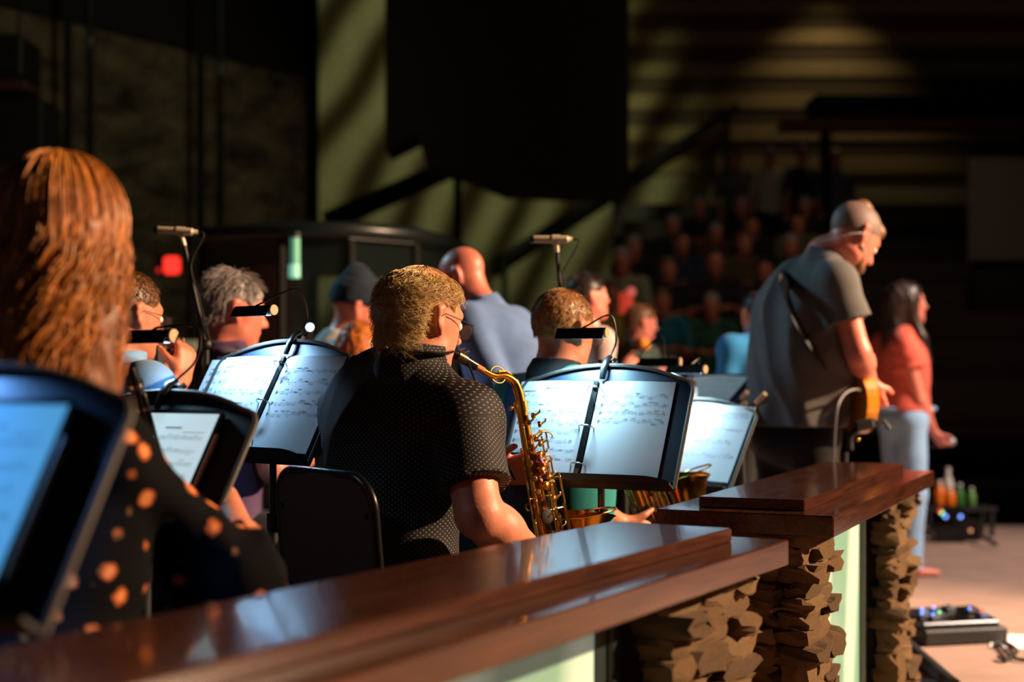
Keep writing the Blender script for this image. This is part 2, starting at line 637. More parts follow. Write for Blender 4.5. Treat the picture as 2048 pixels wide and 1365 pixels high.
def surface(prims, vox, clips=(), disp=None):
    """smooth union of prims -> (V, F) by naive surface nets, evaluated only near the surface"""
    lo, hi = bounds(prims)
    lo = lo - 4 * vox
    B = 8
    nb = np.ceil((hi - lo + 6 * vox) / (B * vox)).astype(int)
    g = [np.arange(n) for n in nb]
    bc = np.stack(np.meshgrid(*g, indexing='ij'), -1).reshape(-1, 3)
    cen = lo + (bc + 0.5) * B * vox
    D = None
    di = []
    for p in prims:
        e = sd(p, cen)
        di.append(e)
        D = e.copy() if D is None else comb(D, e, p)
    for p0, n in clips:
        D = np.maximum(D, (cen - np.asarray(p0)) @ np.asarray(n))
    hd = B * vox * 0.9
    act = np.abs(D) < hd + 0.045
    ai = np.nonzero(act)[0]
    sub = np.stack(np.meshgrid(*[np.arange(B)] * 3, indexing='ij'), -1).reshape(-1, 3)
    val = np.full((len(ai), B ** 3), 0.5, np.float64)
    first = True
    for p, e in zip(prims, di):
        if p['sub']:
            s = np.nonzero(e[ai] < hd + p['k'] + 0.02)[0]
        else:
            s = np.nonzero(e[ai] < np.maximum(D[ai], 0) + 2 * hd + p['k'] + 0.03)[0]
        if len(s) == 0:
            continue
        X = (lo + (bc[ai[s]][:, None, :] * B + sub[None]) * vox).reshape(-1, 3)
        ev = sd(p, X).reshape(len(s), -1)
        val[s] = comb(val[s], ev, p)
    X = None
    if clips or disp is not None:
        X = (lo + (bc[ai][:, None, :] * B + sub[None]) * vox).reshape(-1, 3)
        if disp is not None:
            val += disp(X).reshape(val.shape)
        for p0, n in clips:
            val = np.maximum(val, ((X - np.asarray(p0)) @ np.asarray(n)).reshape(val.shape))
    N = nb * B
    G = np.repeat(D[:, None], B ** 3, 1)
    G[ai] = val
    G = G.reshape(nb[0], nb[1], nb[2], B, B, B).transpose(0, 3, 1, 4, 2, 5).reshape(N)
    S = G < 0
    c = np.zeros(np.array(N) - 1, np.int8)
    offs = [(a, b, d) for a in (0, 1) for b in (0, 1) for d in (0, 1)]
    nx, ny, nz = N - 1
    for a, b, d in offs:
        c += S[a:a + nx, b:b + ny, d:d + nz]
    ii = np.stack(np.nonzero((c > 0) & (c < 8)), -1)
    cv = np.stack([G[ii[:, 0] + a, ii[:, 1] + b, ii[:, 2] + d] for a, b, d in offs], 1)
    acc = np.zeros((len(ii), 3))
    cnt = np.zeros(len(ii))
    O = np.array(offs, float)
    for i in range(8):
        for j in range(i + 1, 8):
            if abs(O[i] - O[j]).sum() != 1:
                continue
            m = (cv[:, i] < 0) != (cv[:, j] < 0)
            t = cv[m, i] / (cv[m, i] - cv[m, j])
            acc[m] += O[i] + t[:, None] * (O[j] - O[i])
            cnt[m] += 1
    V = lo + (ii + acc / cnt[:, None]) * vox
    ID = np.full(c.shape, -1, np.int32)
    ID[ii[:, 0], ii[:, 1], ii[:, 2]] = np.arange(len(ii))
    Fs = []
    for ax in range(3):
        s0 = [slice(None)] * 3
        s1 = [slice(None)] * 3
        s0[ax] = slice(0, N[ax] - 1)
        s1[ax] = slice(1, N[ax])
        ch = S[tuple(s0)] != S[tuple(s1)]
        e = np.stack(np.nonzero(ch), -1)
        o1, o2 = [(1, 2), (2, 0), (0, 1)][ax]
        e = e[(e[:, o1] > 0) & (e[:, o2] > 0) & (e[:, o1] < N[o1] - 1) & (e[:, o2] < N[o2] - 1)]
        u1 = np.zeros(3, int)
        u2 = np.zeros(3, int)
        u1[o1] = 1
        u2[o2] = 1
        q = [e - u1 - u2, e - u2, e, e - u1]
        q = np.stack([ID[x[:, 0], x[:, 1], x[:, 2]] for x in q], 1)
        neg = ~S[e[:, 0], e[:, 1], e[:, 2]]
        q[neg] = q[neg][:, ::-1]
        Fs.append(q)
    F = np.vstack(Fs)
    F = F[(F >= 0).all(1)]
    return V, F


def axes(yaw, pitch=0.0, roll=0.0):
    """right, forward, up rows; yaw from straight ahead towards the right, pitch down positive (degrees)"""
    y, p, r = map(math.radians, (yaw, pitch, roll))
    f0 = np.array([math.sin(y), math.cos(y), 0])
    rt = np.array([math.cos(y), -math.sin(y), 0])
    z = np.array([0, 0, 1.0])
    f = f0 * math.cos(p) - z * math.sin(p)
    u = z * math.cos(p) + f0 * math.sin(p)
    rt2 = rt * math.cos(r) - u * math.sin(r)
    u2 = u * math.cos(r) + rt * math.sin(r)
    return np.array([rt2, f, u2])


def head_prims(c, A, s=1.0, female=False):
    def L(x, y, z):
        return c + s * (np.array([x, y, z]) @ A)
    j = 0.9 if female else 1.0
    pr = [EL(L(0, -0.012, 0.032), A, np.array([0.076, 0.098, 0.088]) * s, 0.03),
          EL(L(0, 0.028, -0.035), A, np.array([0.062 * j, 0.066, 0.078]) * s, 0.04),
          RC(L(-0.042 * j, 0.02, -0.072), L(0, 0.068, -0.098), 0.022 * s, 0.018 * s, 0.03),
          RC(L(0.042 * j, 0.02, -0.072), L(0, 0.068, -0.098), 0.022 * s, 0.018 * s, 0.03),
          EL(L(0, 0.078, 0.024), A, np.array([0.046, 0.014, 0.011]) * s, 0.02),
          RC(L(0, 0.088, 0.008), L(0, 0.112, -0.03), 0.008 * s, 0.0115 * s, 0.012),
          RC(L(-0.012, 0.1, -0.034), L(0.012, 0.1, -0.034), 0.008 * s, 0.008 * s, 0.01),
          EL(L(0, 0.09, -0.058), A, np.array([0.022, 0.009, 0.005]) * s, 0.008),
          EL(L(0, 0.088, -0.069), A, np.array([0.019, 0.009, 0.006]) * s, 0.008),
          EL(L(0.032, 0.1, -0.001), A, np.array([0.017, 0.014, 0.012]) * s, 0.012, True),
          EL(L(-0.032, 0.1, -0.001), A, np.array([0.017, 0.014, 0.012]) * s, 0.012, True)]
    for q in (-1, 1):
        pr += [RC(L(q * 0.078, -0.014, 0.022), L(q * 0.074, -0.004, -0.032), 0.0125 * s, 0.008 * s, 0.008),
               RC(L(q * 0.083, -0.026, 0.018), L(q * 0.079, -0.018, -0.018), 0.010 * s, 0.008 * s, 0.008),
               EL(L(q * 0.088, -0.010, 0.004), A, np.array([0.007, 0.008, 0.015]) * s, 0.006, True)]
    return pr


def hand_prims(wr, d, n, side=1, curl=0.5, s=1.0, spread=0.0):
    """wrist, finger direction, palm normal; side=+1 puts the thumb along cross(d, n)"""
    d = nrm(d)
    n = nrm(np.asarray(n, float) - (np.asarray(n, float) @ d) * d)
    t = np.cross(d, n) * side
    pr = []
    L = [0.070, 0.078, 0.072, 0.056]
    for i in range(4):
        o = (0.030 - 0.0195 * i) * s
        k0 = wr + d * 0.085 * s + t * o
        pr.append(RC(wr + d * 0.012 * s + t * o * 0.6, k0, 0.0145 * s, 0.0120 * s, 0.016))
        p = k0
        dd = nrm(d + t * spread * (1.5 - i) * 0.25)
        a = 0.0
        for j, fr in enumerate((0.42, 0.33, 0.25)):
            a += curl * (0.75, 0.95, 0.7)[j]
            v = dd * math.cos(a) + n * math.sin(a)
            q = p + v * L[i] * fr * 1.15 * s
            pr.append(RC(p, q, (0.0092, 0.0084, 0.0076)[j] * s, (0.0084, 0.0076, 0.0066)[j] * s, 0.004))
            p = q
    b = wr + d * 0.026 * s + t * 0.026 * s
    v = nrm(d * 0.62 + t * 0.68 + n * 0.35)
    q = b + v * 0.042 * s
    pr.append(RC(b, q, 0.0150 * s, 0.0108 * s, 0.014))
    v2 = nrm(d * 0.85 + t * 0.25 + n * (0.25 + curl * 0.5))
    pr.append(RC(q, q + v2 * 0.034 * s, 0.0105 * s, 0.0085 * s, 0.004))
    return pr


def tubes_np(paths, rad):
    """paths (N,K,3), rad (N,K) -> three-sided tubes"""
    N, K, _ = paths.shape
    T = np.gradient(paths, axis=1)
    T /= np.linalg.norm(T, axis=2, keepdims=True) + 1e-12
    ref = np.array([0.31, 0.52, 0.79])
    a = np.cross(T, ref)
    a /= np.linalg.norm(a, axis=2, keepdims=True) + 1e-9
    b = np.cross(T, a)
    V = np.stack([paths + rad[..., None] * (math.cos(q) * a + math.sin(q) * b) for q in (0, 2.0944, 4.18879)], 2)
    idx = np.arange(N * K * 3).reshape(N, K, 3)
    F = np.stack([np.stack([idx[:, :-1, j], idx[:, :-1, (j + 1) % 3], idx[:, 1:, (j + 1) % 3], idx[:, 1:, j]], -1) for j in range(3)], 2)
    return V.reshape(-1, 3), F.reshape(-1, 4)


def hair_strands(c, A, s, n, rng, length=0.05, lift=0.012, r=0.0007, el=(-35, 89), az=(0, 360), curl=0.0, K=7, clipfn=None,
                 drop=0.0, shell=(0.079, 0.101, 0.092), wave=0.0, tip=0.35, az_swirl=0.0):
    """strands combed down from the crown over the skull; head-local frame (right, forward, up)"""
    cc = np.array([0, -0.012, 0.032])
    R = np.array(shell)
    e0 = np.radians(rng.uniform(el[0], el[1], n * 3))
    a0 = np.radians(rng.uniform(az[0], az[1], n * 3))
    dirs = np.stack([np.sin(a0) * np.cos(e0), np.cos(a0) * np.cos(e0), np.sin(e0)], 1)
    keep = rng.uniform(0, 1, n * 3) < np.cos(e0) + 0.05
    root = cc + dirs * R
    if clipfn is not None:
        keep &= clipfn(root)
    i = np.nonzero(keep)[0][:n]
    e0, a0 = e0[i], a0[i]
    m = len(i)
    t = np.linspace(0, 1, K)[None]
    ln = length * rng.uniform(0.7, 1.25, m)[:, None]
    e = e0[:, None] - t * ln / 0.09
    a = a0[:, None] + az_swirl * t + rng.normal(0, 0.06, m)[:, None] * t
    under = np.maximum(np.radians(-30) - e, 0)
    e = np.maximum(e, np.radians(-30) - 0.15 * under)
    ph = rng.uniform(0, 6.28, m)[:, None]
    a = a + curl * np.sin(t * 9 + ph) * t
    rr = 1.0 + (lift * (0.3 + t) * rng.uniform(0.3, 1.4, m)[:, None]) / 0.09 + wave * np.sin(t * 7 + ph) * t
    pts = np.stack([np.sin(a) * np.cos(e), np.cos(a) * np.cos(e), np.sin(e)], -1) * R * rr[..., None] + cc
    pts[..., 2] -= under * 0.09 * 0.9 + drop * t ** 2
    ax_ = np.abs(pts[..., 0])
    ear = (ax_ > 0.05) & (pts[..., 1] > -0.044) & (pts[..., 1] < 0.06) & (pts[..., 2] < 0.030)
    brow = (pts[..., 1] > 0.062) & (pts[..., 2] < 0.070)
    ok = ~(ear | brow).any(1)
    pts, m, t = pts[ok], int(ok.sum()), t
    W = c + s * (pts @ A)
    rad = r * s * (1 - (1 - tip) * t) * rng.uniform(0.7, 1.3, m)[:, None]
    return tubes_np(W, np.broadcast_to(rad, (m, K)))

# ------------------------------------------------------------------ people builder
RNG = np.random.default_rng(7)
SIT = dict(hip=(0, -0.02, 0.54), chest=(0, -0.01, 0.88), neck=(0, 0.0, 1.105), head=(0, 0.035, 1.245), s=(0.185, 0.0, 1.04), e=(0.255, 0.08, 0.76),
           w=(0.12, 0.30, 0.80), hj=(0.095, 0.02, 0.53), k=(0.14, 0.44, 0.53), a=(0.14, 0.44, 0.10))
STAND = dict(hip=(0, 0, 0.96), chest=(0, 0.0, 1.30), neck=(0, -0.005, 1.495), head=(0, 0.03, 1.655), s=(0.185, -0.01, 1.425), e=(0.24, -0.03, 1.15),
             w=(0.22, 0.08, 0.90), hj=(0.09, 0, 0.94), k=(0.10, 0.02, 0.50), a=(0.10, -0.01, 0.09))


def folds(seed, amp=0.004, freq=34.0):
    r = np.random.default_rng(seed)
    ks = [nrm(r.normal(0, 1, 3) * np.array([1, 1, 0.55])) * freq * r.uniform(0.6, 1.5) for _ in range(4)]
    ph = r.uniform(0, 6.28, 4)
    gate = r.normal(0, 1, 3) * 5

    def f(X):
        g = 0.5 + 0.5 * np.sin(X @ gate)
        v = np.zeros(len(X))
        for k, p in zip(ks, ph):
            v += np.abs(np.sin(X @ k * 0.5 + p + 0.6 * np.sin(X @ (k[::-1] * 0.35)))) - 0.6
        return amp * g * v
    return f


HAIR_P0 = np.array([0, -0.095, -0.086])
HAIR_N = nrm([0, -0.14, 0.18])


def keep_hair(root):
    side = np.abs(root[:, 0]) > 0.055
    ear = side & (root[:, 1] > -0.044) & (root[:, 2] < 0.030)
    return (((root - HAIR_P0) @ HAIR_N) > 0) & ~ear


def person(label, pose, hp, D, yaw, skin, top, bottom, girth=1.0, scale=None, hyaw=None, hpitch=0.0, hroll=0.0, vox=0.011, sleeve=0.62, lean=0.0,
           J=None, handR=None, handL=None, hair=None, female=False, collar=True, shoes=BLACK, hem=-0.06, foldamp=0.004, eyes=True, floor=0.0,
           group=None, toeyaw=None, barefoot=False, cvox=None, shirt_name='shirt', collar_mat=None, trouser_name='trousers', sleeve_r=1.0, name='person', hs=1.0, arm=1.0):
    T = dict(SIT if pose == 'sit' else STAND)
    HC = P(hp[0], hp[1], D)
    sc = scale if scale else (HC[2] - floor) / T['head'][2]
    A0 = axes(yaw)
    lr = math.radians(lean)

    def up(v):
        """lean the upper body forward about the hip"""
        v = np.asarray(v, float)
        h = np.asarray(T['hip'], float)
        q = v - h
        return h + np.array([q[0], q[1] * math.cos(lr) + q[2] * math.sin(lr), q[2] * math.cos(lr) - q[1] * math.sin(lr)])
    loc = {}
    for k in ('chest', 'neck', 'head'):
        loc[k] = up(T[k])
    for q, sg in (('r', 1), ('l', -1)):
        for k in ('s', 'e', 'w'):
            v = np.array(T[k]) * (sg, 1, 1)
            loc[k + q] = up(v)
        for k in ('hj', 'k', 'a'):
            loc[k + q] = np.array(T[k]) * (sg, 1, 1)
    loc['hip'] = np.array(T['hip'])
    if not scale:
        sc = (HC[2] - floor) / loc['head'][2]
    base = HC - (loc['head'] * sc) @ A0
    base[2] = floor
    W = {k: base + (v * sc) @ A0 for k, v in loc.items()}
    if J:
        for k, v in J.items():
            W[k] = np.asarray(v, float)
    W['head'] = HC
    Ah = axes(yaw if hyaw is None else hyaw, hpitch, hroll)
    s = sc * hs
    u = Ah[2]
    f0 = A0[1]
    root = empty(name, (W['hip'][0], W['hip'][1], floor), label, 'person', group)
    off = np.array([W['hip'][0], W['hip'][1], floor])
    g = girth
    # --- body, one continuous surface
    body = head_prims(HC, Ah, s, female)
    nk = 0.046 if female else 0.055
    body.append(RC(HC - u * 0.055 * s - Ah[1] * 0.018 * s, W['neck'] - np.array([0, 0, 0.02]), nk * s, nk * 1.08 * s, 0.03))
    body.append(RC(W['neck'], W['chest'], 0.06 * s, 0.10 * s * g, 0.03))
    body.append(RC(W['chest'], W['hip'], 0.10 * s * g, 0.10 * s * g, 0.03))
    ar = 0.9 if female else 1.0
    ar *= (0.85 + 0.15 * g) * arm
    for q, hd, sg in (('r', handR, 1), ('l', handL, -1)):
        S_, E_, R_ = W['s' + q], W['e' + q], W['w' + q]
        body.append(RC(W['chest'] + (S_ - W['chest']) * 0.4, S_, 0.06 * s, 0.05 * s * ar, 0.03))
        body.append(RC(S_, E_, 0.052 * s * ar, 0.042 * s * ar, 0.02))
        body.append(RC(E_, E_ + (R_ - E_) * 0.35, 0.042 * s * ar, 0.042 * s * ar, 0.02))
        body.append(RC(E_ + (R_ - E_) * 0.3, R_, 0.042 * s * ar, 0.027 * s * ar, 0.03))
        if hd is None:
            d = nrm(R_ - E_)
            n = nrm(np.cross(d, A0[0]) * -1 + A0[0] * -sg * 0.6)
            hd = (d, n, 0.45)
        body += hand_prims(R_, hd[0], hd[1], sg * (hd[3] if len(hd) > 3 else 1), hd[2], s * (0.9 if female else 1.0))
        body.append(RC(W['hj' + q], W['k' + q], 0.07 * s, 0.048 * s, 0.02))
        body.append(RC(W['k' + q], W['a' + q], 0.048 * s, 0.036 * s, 0.02))
        if barefoot:
            a = W['a' + q]
            ty = A0[1] if toeyaw is None else axes(toeyaw)[1]
            body.append(RC(np.array([a[0], a[1], floor + 0.035 * s]) - ty * 0.04, np.array([a[0], a[1], floor + 0.02]) + ty * 0.15 * s, 0.035 * s, 0.022 * s, 0.02))
    V, F = surface(body, vox, clips=[((0, 0, floor + 0.002), (0, 0, -1))])
    mesh_np('body', V - off, F, skin, root)
    cv = cvox or vox
    # --- upper garment
    hz = W['hip'] + np.array([0, 0, hem * s])
    wst = W['hip'] * 0.5 + W['chest'] * 0.5
    At = axes(yaw, lean * 0.8)
    sh = [EL(W['chest'], At, np.array([0.175, 0.118 + 0.03 * (g - 1), 0.175]) * s * g, 0.05),
          EL(W['chest'] * 0.55 + wst * 0.45, At, np.array([0.165, 0.122 + 0.06 * (g - 1), 0.18]) * s * g, 0.06),
          EL(wst, At, np.array([0.155 if female else 0.165, 0.125 + 0.06 * (g - 1), 0.17]) * s * g, 0.06),
          EL(W['hip'] + np.array([0, 0, 0.02]), A0, np.array([0.172, 0.138, 0.16]) * s * g, 0.06)]
    for q in 'rl':
        S_, E_, R_ = W['s' + q], W['e' + q], W['w' + q]
        sh.append(RC(S_, W['neck'] - np.array([0, 0, 0.025 * s]), 0.058 * s * ar, 0.062 * s, 0.05))
        sh.append(RC(W['chest'] + (S_ - W['chest']) * 0.55, S_, 0.10 * s * ar, 0.066 * s * ar, 0.05))
        d = nrm(E_ - S_)
        if sleeve <= 1.0:
            e = S_ + (E_ - S_) * sleeve
            sh.append(RC(S_, e + d * 0.06, 0.068 * s * ar, 0.066 * s * ar * sleeve_r, 0.035, clip=[(e, d)]))
        else:
            sh.append(RC(S_, E_, 0.068 * s * ar * min(1.0, sleeve_r), 0.056 * s * ar * sleeve_r, 0.035))
            d2 = nrm(R_ - E_)
            e = E_ + (R_ - E_) * (sleeve - 1.0)
            sh.append(RC(E_, e + d2 * 0.05, 0.056 * s * ar * sleeve_r, 0.042 * s * ar * sleeve_r, 0.03, clip=[(e, d2)]))
    nd = nrm(HC - u * 0.06 * s - W['neck'])
    tu = nrm(nrm(W['neck'] - W['chest']) + 0.35 * nd)
    if not collar:
        pass
    V, F = surface(sh, cv, clips=[(hz, (0, 0, -1))], disp=folds(int(hp[0]), foldamp))
    uv = None
    if top is DOTS:
        rel = (V - W['chest']) @ A0.T
        uv = np.stack([np.arctan2(rel[:, 0], -rel[:, 1]) * 0.16, rel[:, 2]], 1)
        for q in 'rl':
            S_, E_ = W['s' + q], W['e' + q]
            d = nrm(E_ - S_)
            t = (V - S_) @ d
            pr = V - S_ - t[:, None] * d
            a1 = nrm(np.cross(d, A0[1]))
            a2 = np.cross(d, a1)
            m = (t > 0.03) & (np.linalg.norm(pr, axis=1) < 0.095 * s)
            uv[m] = np.stack([np.arctan2(pr[m] @ a1, pr[m] @ a2) * 0.07, t[m]], 1)
    mesh_np(shirt_name, V - off, F, top, root, uv=uv)
    if collar:
        c0 = W['neck'] - nd * 0.03 * s
        c1 = W['neck'] + nd * (0.048 if not isinstance(collar, float) else collar) * s
        cl = [RC(c0, c1 + nd * 0.05, 0.082 * s * (0.9 if female else 1), 0.066 * s, 0.02, clip=[(c1 - nd * 0.0 , nrm(nd - 0.35 * Ah[1]))])]
        V, F = surface(cl, cv * 0.8, disp=folds(int(hp[0]) + 5, foldamp * 0.6, 60))
        uvc = None
        if top is DOTS:
            rel = (V - W['neck']) @ A0.T
            uvc = np.stack([np.arctan2(rel[:, 0], -rel[:, 1]) * 0.08, rel[:, 2]], 1)
        mesh_np('collar', V - off, F, collar_mat or top, root, uv=uvc)
    # --- trousers and shoes
    tr = [EL(W['hip'] - np.array([0, 0, 0.01]), A0, np.array([0.168, 0.132, 0.12]) * s * (0.5 + 0.5 * g), 0.05)]
    for q in 'rl':
        a = W['a' + q] - np.array([0, 0, 0.03 * s])
        d = nrm(W['a' + q] - W['k' + q])
        tr.append(RC(W['hj' + q], W['k' + q], 0.088 * s * (0.6 + 0.4 * g), 0.066 * s, 0.03))
        tr.append(RC(W['k' + q], a + d * 0.05, 0.066 * s, 0.054 * s, 0.03, clip=[(a, d)]))
    V, F = surface(tr, cv * 1.15, disp=folds(int(hp[0]) + 9, foldamp, 26))
    mesh_np(trouser_name, V - off, F, bottom, root)
    if not barefoot:
        ty = A0[1] if toeyaw is None else axes(toeyaw)[1]
        for q in 'rl':
            a = W['a' + q]
            b0 = np.array([a[0], a[1], floor + 0.045 * s])
            so = [RC(b0 - ty * 0.035, b0 + ty * 0.15 * s - np.array([0, 0, 0.008]), 0.046 * s, 0.036 * s, 0.02), RC(b0, a, 0.045 * s, 0.042 * s, 0.03)]
            V, F = surface(so, 0.012, clips=[((0, 0, floor + 0.002), (0, 0, -1))])
            mesh_np('shoe', V - off, F, shoes, root)
    if eyes:
        for q in (-1, 1):
            c = HC + s * (np.array([q * 0.031, 0.080, -0.001]) @ Ah)
            e = MB().sphere(c, 0.0125 * s, 7).build('eye', EYEW, root, True, off)
            MB().sphere(c + Ah[1] * 0.0085 * s, 0.0062 * s, 6).build('iris', EYEI, e, True, off)
    if hair:
        make_hair(root, off, HC, Ah, s, vox, **hair)
    return root, W, off, Ah, s


def make_hair(root, off, c, A, s, vox, style='short', m=None, n=1500, length=0.02, lift=0.008, r=0.0007, thick=0.006, clip_extra=None, curl=0.0, top_bald=False, wave=0.0):
    """shell of hair over the skull plus fine strands, as one part"""
    def L(v):
        return c + s * (np.asarray(v, float) @ A)
    pr = [EL(L((0, -0.014, 0.034)), A, (np.array([0.0765, 0.099, 0.0885]) + thick) * s, 0.02)]
    for q in (-1, 1):
        pr.append(EL(L((q * 0.085, 0.006, -0.018)), A, np.array([0.034, 0.052, 0.046]) * s, 0.01, True))
    clips = [(L(HAIR_P0), -(HAIR_N @ A))]
    if top_bald:
        pr.append(EL(L((0, 0.0, 0.155)), A, np.array([0.085, 0.115, 0.075]) * s, 0.015, True))
    V, F = surface(pr, min(vox, 0.007), clips=clips, disp=folds(int(abs(c[0] * 1000)) + 3, 0.0025, 190))
    sv, sf = hair_strands(c, A, s, n, RNG, length, lift, r, clipfn=keep_hair, curl=curl, wave=wave, el=(-35, 52 if top_bald else 89))
    Fa = np.vstack([F, sf + len(V)])
    return mesh_np('hair', np.vstack([V, sv]) - off, Fa, m, root)


def glasses(root, off, c, A, s, dark=False, m=None):
    def L(v):
        return c + s * (np.asarray(v, float) @ A)
    fr = MB()
    ln = []
    for q in (-1, 1):
        ring = [L((q * 0.035 + 0.027 * math.cos(t) * (1 - 0.12 * math.sin(t) * 0), 0.108 - 0.004 * abs(math.cos(t)), -0.008 + 0.021 * math.sin(t) * (1.0 if math.sin(t) < 0 else 0.72))) for t in np.linspace(0, 2 * math.pi, 25)]
        fr.tube(ring, 0.0011 * s, 6, cap=False)
        fr.tube([L((q * 0.064, 0.103, 0.004)), L((q * 0.074, 0.06, 0.007)), L((q * 0.0815, 0.0, 0.012)), L((q * 0.084, -0.022, 0.0))], 0.0012 * s, 6)
        ln.append(ring[:-1])
    fr.tube([L((-0.009, 0.11, 0.0)), L((0, 0.113, 0.003)), L((0.009, 0.11, 0.0))], 0.001 * s, 6)
    g = fr.build('glasses', m or STEEL, root, True, off)
    for ring in ln:
        b = MB()
        V = list(ring) + [x + 0.0008 * A[1] for x in ring]
        k = len(ring)
        b.add(V, [list(range(k))[::-1], list(range(k, 2 * k))] + [[i, (i + 1) % k, k + (i + 1) % k, k + i] for i in range(k)])
        b.build('lens', LENS, g, True, off)
    return g


# ------------------------------------------------------------------ the setting
def struct(o):
    o['kind'] = 'structure'
    return o


CARPET = mat('stage_carpet', (160, 134, 122), 0.95, spec=0.1, var=(4, 0.10), bump=(300, 0.5, 0.006))
HOUSE = mat('house_floor_dark', (34, 26, 22), 0.9)
PLASTER = mat('rear_wall_plaster', (150, 140, 108), 0.9, var=(3, 0.08))
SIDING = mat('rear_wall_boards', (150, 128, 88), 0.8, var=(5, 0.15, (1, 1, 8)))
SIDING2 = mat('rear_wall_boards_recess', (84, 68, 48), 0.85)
VOID = mat('black_masking', (10, 10, 10), 0.9)
STONEWALL = mat('split_stone_wall', (92, 84, 62), 0.95, var=(2.6, 0.75, (1, 1, 2.2)), bump=(7, 1.0, 0.12))
DARKWOOD = mat('dark_stained_timber', (58, 36, 24), 0.6)

struct(MB().box((2, 3.65, -0.1), (10, 6.65, 0.1)).build('floor', CARPET))
struct(MB().box((2, 17.0, -0.95), (14, 6.7, 0.05)).build('floor_house', HOUSE))
wb = struct(MB().box((3.5, 20.1, 3.4), (9.0, 0.1, 4.4)).build('wall_back', PLASTER))
z = 3.9
k = 0
while z < 7.4:
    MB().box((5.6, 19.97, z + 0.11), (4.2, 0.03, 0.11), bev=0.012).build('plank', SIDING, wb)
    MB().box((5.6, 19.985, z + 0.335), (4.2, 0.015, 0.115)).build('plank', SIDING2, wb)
    z += 0.45
    k += 1

# stone-faced side wall on the left, dark above
wa, wbb = np.array([-5.2, 9.06]), np.array([-1.95, 13.47])
wd = nrm(np.append(wbb - wa, 0))
wn = np.array([wd[1], -wd[0], 0])
Aw = np.array([wd, wn, [0, 0, 1.0]])
wc = np.append((wa + wbb) / 2, 0)
wl = np.linalg.norm(wbb - wa) / 2
WL = struct(MB().box(wc + np.array([0, 0, 1.5]) - wn * 0.1, (wl, 0.1, 2.4), Aw).build('wall_left', STONEWALL))
MB().box(wc + np.array([0, 0, 6.4]) - wn * 0.1, (wl, 0.12, 2.5), Aw).build('wall_upper', VOID, WL)
for tt in (-0.30, 0.02, 0.52):
    MB().box(wc + wd * wl * tt + np.array([0, 0, 1.5]) + wn * 0.012, (0.03, 0.02, 2.4), Aw).build('joint_strip', VOID, WL)
struct(MB().box((3.5, 9.5, 8.3), (14, 12, 0.1)).build('ceiling', VOID))

PIPE = mat('pipe_painted', (36, 38, 36), 0.35, 0.6)
for px_, d_, r_, lab in ((180, 10.9, 0.028, 'thin dark vertical pipe nearest the loudspeakers, before the stone wall'),
                         (440, 11.9, 0.030, 'thin dark vertical pipe in the middle of the stone wall')):
    b = P(px_, 745, d_)
    o = empty('vertical_pipe', (b[0], b[1], 0), lab, 'pipe', 'pipes before the stone wall')
    MB().cyl((0, 0, 0), (0, 0, 8.2), r_, 12).build('pipe', PIPE, o, True)
    MB().cyl((0, 0, 0), (0, 0, 0.02), r_ * 2.6, 16).build('floor_flange', PIPE, o, True)
    MB().cyl((0, 0, 3.6), (0, 0, 3.68), r_ * 1.35, 12).build('coupling', CHROME, o, True)
b = P(601, 745, 13.6)
o = empty('round_column', (b[0], b[1], -0.9), 'slim round column with a pale sheen at the end of the stone wall', 'column')
MB().cyl((0, 0, 0), (0, 0, 9.1), 0.065, 20).build('shaft', mat('column_paint', (96, 104, 96), 0.25), o, True)
MB().box((0.11, 0.05, 4.5), (0.05, 0.05, 4.6)).build('corner_guard', VOID, o)

# hanging black mass over the stage
scr = empty('hanging_masking', P(1012, 745, 12.0) * (1, 1, 0), 'big black hanging rig with a stepped lower edge in mid-air', 'hanging rig')
b0 = np.array(scr.location)
pts = [(770, -260), (1258, -260), (1258, 388), (1010, 378), (930, 345), (852, 328), (834, 266), (770, 298)]
ol = [((P(x, y, 12.0) - b0)[0], (P(x, y, 12.0) - b0)[2]) for x, y in pts]
MB().prism(ol, 0.0, 0.7, lambda x, y, q: (x, q, y)).build('drape', VOID, scr)
MB().cyl((-0.6, 0.35, 5.2), (-0.6, 0.35, 8.25), 0.012, 8).build('hanging_cable', STEEL, scr, True)
MB().cyl((0.6, 0.35, 5.2), (0.6, 0.35, 8.25), 0.012, 8).build('hanging_cable', STEEL, scr, True)


def beam(name, a, b, wdt, hgt, m, label, cat, post=False, posts=()):
    a, b = np.asarray(a), np.asarray(b)
    d = nrm(b - a)
    s_ = nrm(np.cross(d, (0, 0, 1)))
    u_ = np.cross(s_, d)
    o = empty(name, (a[0], a[1], -0.9), label, cat)
    off = np.array(o.location)
    MB().box((a + b) / 2, (np.linalg.norm(b - a) / 2, wdt / 2, hgt / 2), np.array([d, s_, u_]), 0.01).build('rail_bar', m, o, False, off)
    for t in posts:
        p = a + (b - a) * t
        MB().box(((p[0]), p[1], (p[2] - 0.9) / 2 - 0.02), (0.04, 0.04, (p[2] + 0.9) / 2)).build('post', m, o, False, off)
    return o


beam('sloping_parapet', P(665, 440, 13.4), P(935, 322, 14.4), 0.3, 0.17, VOID, 'broad black sloping parapet below the hanging rig', 'parapet', posts=(0.08, 0.92))
beam('stair_rail', P(985, 530, 19.80), P(1478, 214, 19.80), 0.06, 0.13, VOID, 'long thin black stair rail climbing to the right', 'railing', posts=(0.05, 0.5, 0.95))

